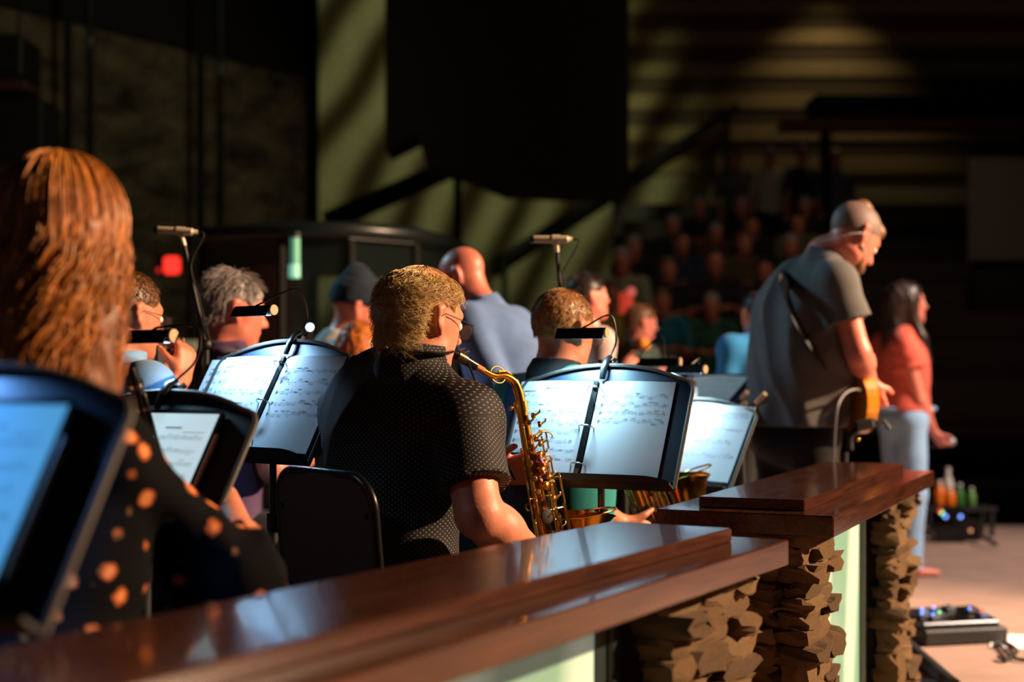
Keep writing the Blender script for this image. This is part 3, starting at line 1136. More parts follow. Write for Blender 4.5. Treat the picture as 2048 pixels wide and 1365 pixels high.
# raked seating with its balcony front
STEP = mat('rake_step_dark', (34, 27, 24), 0.95)
rk = empty('floor_rake', (4.0, 14, -0.9), kind='structure')
RAKE = []
for i in range(8):
    y0 = 11.6 + i * 1.0
    zt = 0.18 + i * 0.34
    RAKE.append((y0, zt))
    x0 = 0.9 + i * 0.12
    MB().box(((x0 + 9.5) / 2 - 4.0, y0 + 0.5 - 14, (zt + 0.9) / 2), ((9.5 - x0) / 2, 0.5, (zt + 0.9) / 2)).build('step', STEP, rk)
bal = empty('balcony_front', (0, 17.6, 0), kind='structure')
zb = P(0, 230, 17.6)[2]
zt = P(0, 188, 17.6)[2]
MB().box((6.6, 0.3, (zb + zt) / 2), (2.85, 0.3, (zt - zb) / 2), bev=0.01).build('fascia', VOID, bal)
MB().box((5.2, 0.2, zb - 0.10), (1.85, 0.15, 0.07), bev=0.01).build('soffit_band', mat('timber_band', (120, 78, 46), 0.7), bal)
for x in (4.0, 6.6, 9.2):
    MB().box((x, 0.55, (zb - 0.9) / 2 + 0.1), (0.06, 0.06, (zb + 0.9) / 2)).build('post', VOID, bal)
pr_ = P(1992, 420, 15.0)
MB().box(pr_ + np.array([0.6, 0, 0]), (0.9, 0.05, 0.55), bev=0.02)
sd_ = empty('side_panel', (pr_[0] + 0.6, 15.0, -0.9), 'dull grey wall panel at the right edge behind the guitarist and singer', 'panel')
MB().box((0, 0, pr_[2] + 0.9), (0.9, 0.05, 0.55), bev=0.02).build('panel', mat('panel_grey', (92, 84, 74), 0.8), sd_)
MB().box((0, 0.1, (pr_[2] + 0.9 - 0.5) / 2), (0.8, 0.06, (pr_[2] + 0.4) / 2)).build('plinth', VOID, sd_)

# ---- the low wall with stone piers, glass and timber capping
stone_meshes = []


def stone_mesh(seed):
    r = random.Random(seed)
    b = MB()
    n = 3
    V = {}
    verts = []
    faces = []

    def vid(i, j, k):
        if (i, j, k) not in V:
            p = np.array([i / n * 2 - 1, j / n * 2 - 1, k / n * 2 - 1])
            e = sum(abs(x) > 0.99 for x in p)
            q = p * (1 - 0.07 * (e - 1)) + np.array([r.uniform(-1, 1) for _ in range(3)]) * np.array([0.13, 0.24, 0.20])
            V[(i, j, k)] = len(verts)
            verts.append(q)
        return V[(i, j, k)]
    for i in range(n):
        for j in range(n):
            faces += [[vid(i, j, 0), vid(i, j + 1, 0), vid(i + 1, j + 1, 0), vid(i + 1, j, 0)], [vid(i, j, n), vid(i + 1, j, n), vid(i + 1, j + 1, n), vid(i, j + 1, n)],
                      [vid(i, 0, j), vid(i + 1, 0, j), vid(i + 1, 0, j + 1), vid(i, 0, j + 1)], [vid(i, n, j), vid(i, n, j + 1), vid(i + 1, n, j + 1), vid(i + 1, n, j)],
                      [vid(0, i, j), vid(0, i, j + 1), vid(0, i + 1, j + 1), vid(0, i + 1, j)], [vid(n, i, j), vid(n, i + 1, j), vid(n, i + 1, j + 1), vid(n, i, j + 1)]]
    me = bpy.data.meshes.new('stone')
    me.from_pydata([tuple(v) for v in verts], [], faces)
    me.materials.append(STONE[seed % 3])
    return me


for i in range(12):
    stone_meshes.append(stone_mesh(i))
SR = random.Random(21)


def stone(parent, c, h):
    o = bpy.data.objects.new('stone', SR.choice(stone_meshes))
    COL.objects.link(o)
    o.parent = parent
    o.location = c
    o.scale = h
    o.rotation_euler = (SR.uniform(-0.06, 0.06), SR.uniform(-0.05, 0.05), SR.uniform(-0.06, 0.06))
    return o


def pier(parent, x0, x1, yf, yb, ztop, end=None, backface=False, big=1.0):
    """stones on the outer face (y = yf, towards -y) and on the end at x0 / x1; wall-local frame"""
    MB().box(((x0 + x1) / 2, (yf + yb) / 2 + 0.02, ztop / 2), ((x1 - x0) / 2 - 0.03, (yb - yf) / 2 - 0.03, ztop / 2)).build('pier_core', MORTAR, parent)
    z_ = 0.0
    while z_ < ztop - 0.01:
        h = min(SR.uniform(0.028, 0.058) * big, ztop - z_)
        x = x0
        while x < x1 - 0.01:
            wd_ = min(SR.uniform(0.07, 0.19) * big, x1 - x)
            if x1 - x - wd_ < 0.04:
                wd_ = x1 - x
            dp = 0.042 + SR.uniform(-0.02, 0.026)
            stone(parent, (x + wd_ / 2, yf + 0.02 - SR.uniform(0, 0.018), z_ + h / 2), (wd_ / 2 + 0.004, dp, h / 2 + 0.002))
            x += wd_
        if end is not None:
            xe = x0 if end < 0 else x1
            y = yf + 0.05
            while y < yb - 0.02:
                wd_ = min(SR.uniform(0.09, 0.2) * big, yb - y)
                stone(parent, (xe + (0.02 if end < 0 else -0.02), y + wd_ / 2, z_ + h / 2), (0.045 + SR.uniform(-0.012, 0.016), wd_ / 2 + 0.004, h / 2 + 0.002))
                y += wd_
        z_ += h


CAPZ = 0.79


def low_wall(name, corner, ang, length, far, near_pier, far_pier, panels, kind_far):
    """corner: world xy of the lower capping board's outer corner at the far end; local x runs towards far end (0 = far end)"""
    o = empty(name, (corner[0], corner[1], 0), kind='structure')
    a = math.radians(ang)
    # local x axis = along wall away from camera, local -y = outer side (towards the right of the picture)
    o.rotation_euler = (0, 0, math.atan2(math.cos(a), math.sin(a)))
    L = length
    wl_, wu = 0.45, 0.275
    MB().box((-L / 2, wl_ / 2, CAPZ - 0.028 - 0.026), (L / 2, wl_ / 2, 0.026), bev=0.003).build('lower_cap_board', WOOD, o)
    MB().box((-L / 2, 0.09 + wu / 2, CAPZ - 0.014), (L / 2 - 0.09, wu / 2, 0.014), bev=0.003).build('upper_cap_board', WOOD, o)
    zt_ = CAPZ - 0.08
    yf, yb = 0.10, 0.38
    for x0, x1, end in (near_pier, far_pier):
        if x0 is not None:
            pier(o, x0, x1, yf, yb, zt_, end)
    FR = mat('panel_frame_dark', (22, 40, 40), 0.4)
    for x0, x1 in panels:
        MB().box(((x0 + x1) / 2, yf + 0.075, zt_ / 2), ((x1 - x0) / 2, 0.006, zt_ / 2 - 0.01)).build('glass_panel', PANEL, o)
        MB().box((x1 + 0.05, yf + 0.085, zt_ / 2), (0.05, 0.02, zt_ / 2)).build('frame_post', FR, o)
        MB().box((x1 + 0.05, yf + 0.062, zt_ / 2), (0.006, 0.004, zt_ / 2)).build('bright_strip', CHROME, o)
        MB().box((x0 - 0.02, yf + 0.085, zt_ / 2), (0.03, 0.02, zt_ / 2)).build('frame_post', FR, o)
        MB().box(((x0 + x1) / 2, yf + 0.12, 0.03), ((x1 - x0) / 2, 0.03, 0.03)).build('panel_sill', FR, o)
        MB().box(((x0 + x1) / 2, yb - 0.02, zt_ / 2), ((x1 - x0) / 2 + 0.06, 0.015, zt_ / 2)).build('inner_lining', VOID, o)
    for x in (-L + 0.25, -0.18):
        MB().sphere((x, 0.055, CAPZ - 0.088), 0.006, 6).build('fixing_screw', BRASSL, o, True)
    return o


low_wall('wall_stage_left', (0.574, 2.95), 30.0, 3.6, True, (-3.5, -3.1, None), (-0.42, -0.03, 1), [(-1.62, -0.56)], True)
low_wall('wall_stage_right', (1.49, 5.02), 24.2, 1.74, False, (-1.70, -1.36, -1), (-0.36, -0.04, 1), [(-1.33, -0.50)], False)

# ------------------------------------------------------------------ music stands, lamps, scores
def desk_frame(topc, yaw, tilt):
    """world point of the middle of the desk's top edge -> 4x4 with x right, y up the plate, z towards the reader"""
    y, t = math.radians(yaw), math.radians(tilt)
    ex = np.array([math.cos(y), -math.sin(y), 0])
    h = np.array([-math.sin(y), -math.cos(y), 0])
    ey = np.array([0, 0, 1]) * math.cos(t) - h * math.sin(t)
    ez = h * math.cos(t) + np.array([0, 0, 1]) * math.sin(t)
    M = Matrix(((ex[0], ey[0], ez[0], topc[0]), (ex[1], ey[1], ez[1], topc[1]), (ex[2], ey[2], ez[2], topc[2]), (0, 0, 0, 1)))
    return M


DW, DH = 0.25, 0.335      # desk half width, plate height below the arch


def stand(label, topc, yaw, tilt, group='black music stands of the band', foot=0.25):
    M = desk_frame(topc, yaw, tilt)
    Mn = np.array(M)

    def Wp(x, y, z_=0.0):
        return (Mn @ np.array([x, y, z_, 1]))[:3]
    mid = Wp(0, -0.2, -0.03)
    o = empty('music_stand', (mid[0], mid[1], 0), label, 'music stand', group)
    off = np.array(o.location)
    # plate outline with an arched top and rounded upper corners
    arch = [(DW - 0.002, -0.066), (DW - 0.012, -0.05), (DW - 0.03, -0.043)]
    for t in np.linspace(0.85, -0.85, 13):
        arch.append((DW * t * 0.97, -0.04 * abs(t / 0.85) ** 2.2))
    arch += [(-DW + 0.03, -0.043), (-DW + 0.012, -0.05), (-DW + 0.002, -0.066)]
    ol = [(DW, -DH - 0.02), (DW, -0.075)] + arch + [(-DW, -0.075), (-DW, -DH - 0.02)]
    desk = MB().prism(ol, -0.003, 0.0, lambda x, y, q: Wp(x, y, q)).build('desk', DESK, o, False, off)
    # folded flange along sides and top
    fl = [(-DW, -DH - 0.02), (-DW, -0.075)] + [(x, y) for x, y in arch[::-1]] + [(DW, -0.075), (DW, -DH - 0.02)]
    MB().tube([Wp(x, y, 0.005) for x, y in fl], 0.0055, 6).build('rolled_edge', EDGE, desk, True, off)
    lip = MB()
    lip.prism([(-DW, -DH - 0.018), (DW, -DH - 0.018), (DW, -DH - 0.024), (-DW, -DH - 0.024)], -0.003, 0.046, lambda x, y, q: Wp(x, y, q))
    n = 24
    for i in range(n):
        x0, x1 = -DW + 2 * DW * i / n, -DW + 2 * DW * (i + 1) / n

        def hh(x):
            e = max(0.0, (DW - abs(x)))
            return 0.014 * min(1.0, e / 0.07) ** 0.6
        lip.add([Wp(x0, -DH - 0.024, 0.046), Wp(x1, -DH - 0.024, 0.046), Wp(x1, -DH - 0.018 + hh(x1), 0.048), Wp(x0, -DH - 0.018 + hh(x0), 0.048),
                 Wp(x0, -DH - 0.024, 0.042), Wp(x1, -DH - 0.024, 0.042), Wp(x1, -DH - 0.018 + hh(x1), 0.044), Wp(x0, -DH - 0.018 + hh(x0), 0.044)],
                [[0, 1, 2, 3], [5, 4, 7, 6], [3, 2, 6, 7], [0, 4, 5, 1]])
    lip.build('ledge', BLACK, desk, False, off)
    pv = Wp(0, -0.2, -0.034)
    MB().box(Wp(0, -0.2, -0.016), (0.05, 0.02, 0.010), np.array([nrm(Wp(1, 0, 0) - Wp(0, 0, 0)), nrm(Wp(0, 1, 0) - Wp(0, 0, 0)), nrm(Wp(0, 0, 1) - Wp(0, 0, 0))]), 0.004).build('tilt_bracket', BLACK, o, False, off)
    MB().cyl((pv[0], pv[1], 0.5), pv, 0.0095, 12).build('inner_tube', STEEL, o, True, off)
    MB().cyl((pv[0], pv[1], 0.06), (pv[0], pv[1], 0.74), 0.0145, 14).build('outer_tube', BLACK, o, True, off)
    MB().cyl((pv[0], pv[1], 0.70), (pv[0], pv[1], 0.745), 0.0175, 14).build('clutch', BLACKG, o, True, off)
    for q in range(3):
        a = q * 2.0944 + 0.5
        MB().tube([(pv[0], pv[1], 0.16), (pv[0] + foot * 0.48 * math.cos(a), pv[1] + foot * 0.48 * math.sin(a), 0.13), (pv[0] + foot * math.cos(a), pv[1] + foot * math.sin(a), 0.012)], 0.011, 8).build('foot', BLACK, o, True, off)
    return M, Wp


def lamp(label, Wp, x0, lx, ly, lz, power=1.0, dx=0.07, group='clip-on stand lamps', lum=None, bend=0.0):
    """clip on the desk's top edge at plate x0; lamp bar centred at plate coords lx, ly, lz"""
    base = Wp(x0, -0.02, 0)
    o = empty('stand_lamp', base, label, 'lamp', group)
    off = np.array(o.location)
    ya = -0.04 * (abs(x0) / DW / 0.85) ** 2.2
    cl = MB()
    a, b_, c_ = Wp(x0, ya - 0.045, 0.012), Wp(x0, ya + 0.012, 0.011), Wp(x0 + 0.004, ya + 0.03, 0.0)
    cl.tube([a, (a + b_) / 2 + (Wp(0, 0, 0.004) - Wp(0, 0, 0)), b_, c_], [0.0085, 0.010, 0.010, 0.008], 10, flat=0.7)
    cl.build('clip_front', BLACKG, o, True, off)
    MB().tube([Wp(x0, ya - 0.03, -0.012), Wp(x0, ya + 0.01, -0.014), Wp(x0 + 0.012, ya + 0.032, -0.02)], 0.007, 8).build('clip_back', CHROME, o, True, off)
    MB().cyl(Wp(x0 - 0.008, ya + 0.014, -0.006), Wp(x0 + 0.016, ya + 0.014, -0.006), 0.007, 10).build('hinge', STEEL, o, True, off)
    top_ = Wp(lx + dx, ly, lz)
    ng = bez([c_, Wp(x0 + 0.016 + bend, ya + 0.075, 0.012), Wp((x0 + lx) / 2 + 0.03 + bend, max(ly, ya + 0.1) + 0.032, lz * 0.6), Wp(lx + 0.012, ly + 0.022, lz), Wp(lx - 0.01, ly + 0.008, lz)], 26)
    MB().tube(ng, 0.0026, 8).build('gooseneck', STEEL, o, True, off)
    hd = MB().cyl(Wp(lx - dx, ly, lz), top_, 0.0135, 16).build('lamp_bar', BLACKG, o, True, off)
    MB().cyl(top_, Wp(lx + dx + 0.006, ly, lz), 0.0138, 16).build('end_cap', mat('end_cap_tan', (190, 160, 120), 0.5), hd, True, off)
    dn = Wp(0, -0.80, -0.60) - Wp(0, 0, 0)
    dn = nrm(dn)
    e0, e1 = Wp(lx - dx * 0.8, ly, lz) + dn * 0.0125, Wp(lx + dx * 0.8, ly, lz) + dn * 0.0125
    ax = nrm(e1 - e0)
    sdv = np.cross(ax, dn)
    MB().box((e0 + e1) / 2, (dx * 0.8, 0.005, 0.002), np.array([ax, sdv, dn])).build('led_strip', LEDW, hd, False, off)
    MB().box(Wp(lx, ly - 0.012, lz + 0.0125), (dx, 0.014, 0.0012), np.array([ax, nrm(Wp(0, 1, 0) - Wp(0, 0, 0)), nrm(Wp(0, 0, 1) - Wp(0, 0, 0))])).build('glare_shield', BLACKG, hd, False, off)
    l = bpy.data.lights.new('lamp_light', 'AREA')
    l.shape = 'RECTANGLE'
    l.size = dx * 1.6
    l.size_y = 0.012
    l.energy = 3.3 * power
    l.spread = math.radians(140)
    l.color = lum or (0.45, 0.76, 1.0)
    lo = bpy.data.objects.new('lamp_light', l)
    COL.objects.link(lo)
    lo.parent = o
    pz = -dn
    Mx = Matrix(((ax[0], sdv[0], pz[0], 0), (ax[1], sdv[1], pz[1], 0), (ax[2], sdv[2], pz[2], 0), (0, 0, 0, 1)))
    pp = (e0 + e1) / 2 + dn * 0.006 - off
    lo.matrix_local = Matrix.Translation(tuple(pp)) @ Mx
    return o


def staff_print(Wq, x0, x1, y0, y1, rows, seed, title=True, dens=1.0):
    """flat printed music between page coords; Wq maps (x, y, z) to world"""
    r = random.Random(seed)
    b = MB()

    def quad(xa, ya, xb, yb):
        b.add([Wq(xa, ya, 0.0006), Wq(xb, ya, 0.0006), Wq(xb, yb, 0.0006), Wq(xa, yb, 0.0006)], [[0, 1, 2, 3]])
    wid = x1 - x0
    if title:
        quad(x0 + wid * 0.36, y1 + 0.021, x0 + wid * 0.62, y1 + 0.0245)
        quad(x0 + wid * 0.66, y1 + 0.012, x1, y1 + 0.0135)
        quad(x0, y1 + 0.014, x0 + wid * 0.2, y1 + 0.016)
    pitch = (y1 - y0) / max(1, rows - 1)
    for i in range(rows):
        yc = y1 - i * pitch
        xe = x1 - (0.0 if r.random() < 0.7 else wid * r.uniform(0, 0.12))
        for kk in range(5):
            yy = yc + (kk - 2) * 0.0017
            quad(x0, yy - 0.00016, xe, yy + 0.00016)
        quad(x0 + 0.001, yc - 0.005, x0 + 0.0035, yc + 0.006)
        for kk in range(2):
            quad(x0 + 0.0055 + kk * 0.003, yc - 0.002 + kk * 0.001, x0 + 0.0068 + kk * 0.003, yc + 0.003)
        x = x0 + 0.014
        while x < xe - 0.004:
            if r.random() < 0.07:
                wl_ = r.uniform(0.012, 0.03)
                if x + wl_ < xe:
                    quad(x, yc - 0.001, x + wl_, yc + 0.001)
                    x += wl_ + 0.004
                    continue
            n = r.choice((1, 2, 4, 4))
            up = r.random() < 0.5
            yb = yc + r.uniform(-0.003, 0.003)
            xs = []
            for q in range(n):
                if x > xe - 0.003:
                    break
                yn = yb + r.uniform(-0.0012, 0.0012)
                quad(x, yn - 0.0008, x + 0.0019, yn + 0.0008)
                xs_ = x + (0.0017 if up else 0.0)
                quad(xs_, yn, xs_ + 0.0003, yn + (0.0055 if up else -0.0055))
                xs.append((xs_, yn))
                x += r.uniform(0.0034, 0.0052) / dens
            if len(xs) > 1:
                yy = yb + (0.0055 if up else -0.0055)
                quad(xs[0][0], yy - 0.0005, xs[-1][0] + 0.0003, yy + 0.0005)
            if r.random() < 0.3:
                quad(x, yc - 0.0034, x + 0.0003, yc + 0.0034)
            if r.random() < 0.18:
                quad(x - 0.01, yc + 0.0075, x + 0.004, yc + 0.0088)
            x += r.uniform(0.001, 0.005)
        quad(xe, yc - 0.0034, xe + 0.0005, yc + 0.0034)
    return b


def page(parent, off, Wq, x0, x1, ytop, hgt, zz, rows, seed, fill=1.0, curlv=0.006, title=True):
    """slightly bowed sheet with printed music; returns the sheet"""
    n = 10

    def zf(x):
        t = (x - x0) / (x1 - x0)
        return zz + curlv * math.sin(math.pi * t) ** 1.2

    b = MB()
    V = []
    for i in range(n + 1):
        x = x0 + (x1 - x0) * i / n
        V += [Wq(x, ytop, zf(x)), Wq(x, ytop - hgt, zf(x)), Wq(x, ytop, zf(x) - 0.0012), Wq(x, ytop - hgt, zf(x) - 0.0012)]
    F = []
    for i in range(n):
        k_ = 4 * i
        F += [[k_, k_ + 1, k_ + 5, k_ + 4], [k_ + 2, k_ + 6, k_ + 7, k_ + 3], [k_, k_ + 4, k_ + 6, k_ + 2], [k_ + 1, k_ + 3, k_ + 7, k_ + 5]]
    F += [[0, 2, 3, 1], [4 * n, 4 * n + 1, 4 * n + 3, 4 * n + 2]]
    b.add(V, F)
    sheet = b.build('page', PAPER, parent, True, off)
    pb = staff_print(lambda x, y, q: Wq(x, y, zf(x) + q), x0 + 0.016, x1 - 0.014, ytop - 0.045 - (hgt - 0.075) * fill, ytop - 0.045, rows, seed, title)
    pb.build('printed_music', INK, sheet, False, off)
    return sheet


BINDER = mat('binder_vinyl_navy', (20, 32, 52), 0.4)


def binder(label, Wp, xc, ytop, rowsL, rowsR, fillL, fillR, seed, tabs=True):
    o = empty('ring_binder', Wp(xc, -DH, 0.02), label, 'binder', 'open music binders')
    off = np.array(o.location)
    hb = 0.292
    bb = hb + ytop - 0.003
    cov = MB()
    for sg in (-1, 1):
        cov.prism([(xc + sg * 0.018, ytop), (xc + sg * 0.272, ytop), (xc + sg * 0.272, ytop - hb), (xc + sg * 0.018, ytop - hb)][::sg], 0.002, 0.0045, lambda x, y, q: Wp(x, y, q))
    cov.prism([(xc - 0.018, ytop), (xc + 0.018, ytop), (xc + 0.018, ytop - hb), (xc - 0.018, ytop - hb)], 0.001, 0.003, lambda x, y, q: Wp(x, y, q))
    cov.build('cover', BINDER, o, False, off)
    sp = MB().prism([(xc - 0.008, ytop - 0.008), (xc + 0.008, ytop - 0.008), (xc + 0.008, ytop - hb + 0.006), (xc - 0.008, ytop - hb + 0.006)], 0.003, 0.0095, lambda x, y, q: Wp(x, y, q)).build('ring_plate', STEEL, o, False, off)
    for yy in (0.03, 0.145, 0.255):
        ring = [Wp(xc + 0.021 * math.cos(t), ytop - yy, 0.010 + 0.018 * math.sin(t)) for t in np.linspace(-0.25, math.pi + 0.25, 18)]
        MB().tube(ring, 0.0021, 8).build('ring', CHROME, sp, True, off)
    for yy in (0.018, 0.277):
        MB().prism([(xc - 0.006, ytop - yy + 0.012), (xc + 0.006, ytop - yy + 0.012), (xc + 0.006, ytop - yy - 0.01), (xc - 0.006, ytop - yy - 0.01)], 0.007, 0.014, lambda x, y, q: Wp(x, y, q)).build('ring_lever', CHROME, sp, False, off)
    page(o, off, Wp, xc - 0.228, xc - 0.011, ytop - 0.006, 0.279, 0.007, rowsL, seed, fillL)
    page(o, off, Wp, xc + 0.011, xc + 0.228, ytop - 0.006, 0.279, 0.007, rowsR, seed + 1, fillR, title=False)
    return o


def screen_mat(name, rgb, strength):
    return mat(name, rgb, 0.12, emit=(rgb, strength))


def tablet(label, Wp, xc, ytop, scr, ink, seed, wdt=0.215, hgt=0.281, stylus=True, rows=7, strong=False):
    o = empty('tablet', Wp(xc, -DH, 0.02), label, 'tablet', 'tablets showing music')
    off = np.array(o.location)
    h = wdt / 2
    # rounded slab
    ol = []
    for cx, cy, a0 in ((xc + h - 0.014, ytop - 0.014, 0), (xc - h + 0.014, ytop - 0.014, 90), (xc - h + 0.014, ytop - hgt + 0.014, 180), (xc + h - 0.014, ytop - hgt + 0.014, 270)):
        for q in range(5):
            a = math.radians(a0 + q * 22.5)
            ol.append((cx + 0.014 * math.cos(a), cy + 0.014 * math.sin(a)))
    MB().prism(ol, 0.003, 0.011, lambda x, y, q: Wp(x, y, q)).build('case', mat('tablet_aluminium', (120, 112, 104), 0.35, 0.8), o, False, off)
    MB().prism([(xc + (x - xc) * 0.985, y) for x, y in ol], 0.011, 0.0115, lambda x, y, q: Wp(x, y, q)).build('bezel', BLACKG, o, False, off)
    e = 0.0095
    s_ = MB().prism([(xc - h + e, ytop - e), (xc - h + e, ytop - hgt + e), (xc + h - e, ytop - hgt + e), (xc + h - e, ytop - e)], 0.0116, 0.0120, lambda x, y, q: Wp(x, y, q)).build('screen', scr, o, False, off)
    pb = staff_print(lambda x, y, q: Wp(x, y, 0.0120 + q), xc - h + 0.024, xc + h - 0.026, ytop - hgt + 0.045, ytop - 0.065, rows, seed, True)
    pb.build('screen_music', ink, s_, False, off)
    if stylus:
        MB().tube([Wp(xc + h + 0.0048, ytop - 0.055, 0.009), Wp(xc + h + 0.0048, ytop - 0.235, 0.009), Wp(xc + h + 0.0048, ytop - 0.246, 0.009)], [0.0048, 0.0048, 0.001], 12).build('stylus', mat('stylus_cream', (222, 196, 160), 0.4), o, True, off)
    return o


# nearest stand with blue tablet (bottom left corner)
SA, WA = stand('black music stand with a blue-lit top edge, nearest the camera at the left edge', P(-14, 738, 1.86), 22, 33, foot=0.15)
lamp('clip-on lamp on the nearest stand at the left edge', WA, -0.10, -0.17, 0.08, 0.075, 1.9, lum=(0.14, 0.40, 1.0))
tablet('blurred tablet with a blue screen on the nearest music stand', WA, 0.060, -0.052, screen_mat('screen_blue', (84, 160, 212), 0.85), mat('screen_ink_blue', (40, 84, 124), 0.5, emit=((40, 84, 124), 0.5)), 3, rows=6)
# stand B with white tablet
SB, WB = stand('black music stand holding the white tablet in front of the long-haired woman', P(346, 786, 2.86), 30, 33)
tablet('white-screened tablet with a stylus along its right edge', WB, 0.06, -0.046, screen_mat('screen_white', (196, 222, 230), 0.85), mat('screen_ink_grey', (90, 100, 110), 0.5, emit=((90, 100, 110), 0.6)), 11, rows=7)
lamp('clip-on lamp arching above the white tablet, beside the auburn hair', WB, -0.01, -0.072, 0.105, 0.05, 0.22, dx=0.055, bend=0.03)
# stand C with binder
SCn, WC = stand('black music stand with a blue-lit arched top between auburn-haired woman and saxophonist', P(588, 684, 3.75), 38, 31)
binder('open ring binder with brightly lit pages left of the saxophonist', WC, 0.0, -0.046, 6, 5, 0.8, 0.62, 31)
lamp('clip-on lamp with a looped neck above the binder left of the saxophonist', WC, 0.005, -0.098, 0.046, 0.085, 1.0, lum=(0.34, 0.64, 1.0))
ls = empty('loose_sheet', WC(-0.22, -DH, 0.006), 'loose sheet of music tucked behind the left page of the binder', 'sheet music')
page(ls, np.array(ls.location), WC, -0.285, -0.235 + 0.11, -0.058, 0.27, 0.0055, 8, 77, 0.9, curlv=0.0)
# stand D, the saxophonist's own
SDn, WD = stand("saxophonist's black music stand with a broad arched top", P(1222, 733, 3.85), 28, 28)
binder('open ring binder with lit pages behind the saxophone', WD, -0.028, -0.046, 8, 4, 0.92, 0.36, 51)
lamp('clip-on lamp over the binder behind the saxophone', WD, -0.012, -0.068, 0.060, 0.08, 1.2, lum=(0.38, 0.76, 1.0))
# stand E further back, only its lamp and rim show
SE, WE = stand('dark music stand just behind the arched stand of the teal-shirted player', P(1262, 742, 4.95), 24, 30)
lamp('clip-on lamp peeping over the right of the teal-shirted player', WE, 0.02, 0.11, 0.018, 0.03, 0.5)
# stand F with white pages before the guitarist
SF, WF = stand('black music stand with a white sheet between the brass bell and guitarist', P(1395, 800, 4.75), 40, 36)
f1 = empty('sheet_music', WF(0.05, -DH, 0.02), 'bright white sheet of music on the stand before the guitarist', 'sheet music')
page(f1, np.array(f1.location), WF, -0.03, 0.235, -0.03, 0.29, 0.008, 4, 91, 0.7)
lamp('clip-on lamp lighting the white sheet before the guitarist', WF, -0.06, -0.02, 0.06, 0.09, 1.1)
# stand G behind, its page tilted nearly flat
SG, WG = stand('rear music stand whose flat sheet shows above the white one', P(1462, 752, 5.9), 42, 58)
f2 = empty('sheet_music', WG(0.0, -DH, 0.02), 'dim blue-grey sheet lying on the rear music stand by the guitarist', 'sheet music')
page(f2, np.array(f2.location), WG, -0.2, 0.1, -0.02, 0.28, 0.008, 5, 95, 0.8)

# ------------------------------------------------------------------ chairs
CHSH = mat('chair_shell_black', (16, 16, 17), 0.42, bump=(500, 0.12, 0.001))
CHFR = mat('chair_frame', (44, 42, 38), 0.3, 0.85)


def chair_proto():
    o = empty('band_chair', (0, 0, 0), 'x', 'chair', 'black band chairs')
    # back shell: rounded panel, slightly bowed, facing +y
    hw, z0, z1, r = 0.185, 0.50, 0.885, 0.075
    ol = [(hw, z0), (hw, z1 - r)]
    for q in range(1, 8):
        a = math.radians(q * 90 / 8)
        ol.append((hw - r + r * math.cos(a), z1 - r + r * math.sin(a)))
    for q in range(0, 8):
        a = math.radians(90 + q * 90 / 8)
        ol.append((-hw + r + r * math.cos(a), z1 - r + r * math.sin(a)))
    ol += [(-hw, z1 - r), (-hw, z0)]
    n = len(ol)

    def mp(x, zz, q):
        return (x, -0.225 - 0.10 * (zz - 0.5) - 0.25 * (0.034 - x * x) + q, zz)
    back = MB()
    cols = 9
    xs = np.linspace(-1, 1, cols)
    zs = sorted(set([z0] + [zz for _, zz in ol]))
    V = []
    F = []

    def hwz(zz):
        if zz <= z1 - r:
            return hw
        return hw - r + math.sqrt(max(r * r - (zz - z1 + r) ** 2, 0))
    for sgn, q in ((0, 0.0), (1, 0.016)):
        for zz in zs:
            for x in xs:
                V.append(mp(x * hwz(zz), zz, q))
    R_ = len(zs)
    for q in range(2):
        for i in range(R_ - 1):
            for j in range(cols - 1):
                a = q * R_ * cols + i * cols + j
                f = [a, a + 1, a + cols + 1, a + cols]
                F.append(f if q == 0 else f[::-1])
    back.add(V, F)
    bk = back.build('backrest', CHSH, o, True)
    MB().tube([mp(x, zz, 0.008) for x, zz in ol], 0.0115, 10).build('back_rim', CHFR, bk, True)
    for sx in (-1, 1):
        for zz in (0.80, 0.56):
            MB().cyl(mp(sx * 0.165, zz, -0.004), mp(sx * 0.165, zz, 0.002), 0.006, 10).build('rivet', STEEL, bk, True)
    MB().box((0, 0.0, 0.452), (0.205, 0.205, 0.016), bev=0.014).build('seat', CHSH, o)
    for sx in (-1, 1):
        MB().tube([(sx * 0.165, -0.245, 0.62), (sx * 0.19, -0.215, 0.46), (sx * 0.20, -0.26, 0.012)], 0.0105, 10).build('leg', CHFR, o, True)
        MB().tube([(sx * 0.18, 0.17, 0.445), (sx * 0.20, 0.20, 0.22), (sx * 0.205, 0.215, 0.012)], 0.0105, 10).build('leg', CHFR, o, True)
    MB().tube([(-0.19, -0.2, 0.43), (0.19, -0.2, 0.43)], 0.009, 8).build('crossbar', CHFR, o, True)
    return o


CH0 = chair_proto()
_ch_used = [False]


def chair(label, x, y, yaw, scale=1.0):
    o = CH0 if not _ch_used[0] else copy_tree(CH0)
    _ch_used[0] = True
    place(o, (x, y, 0), yaw, scale)
    o['label'] = label
    return o


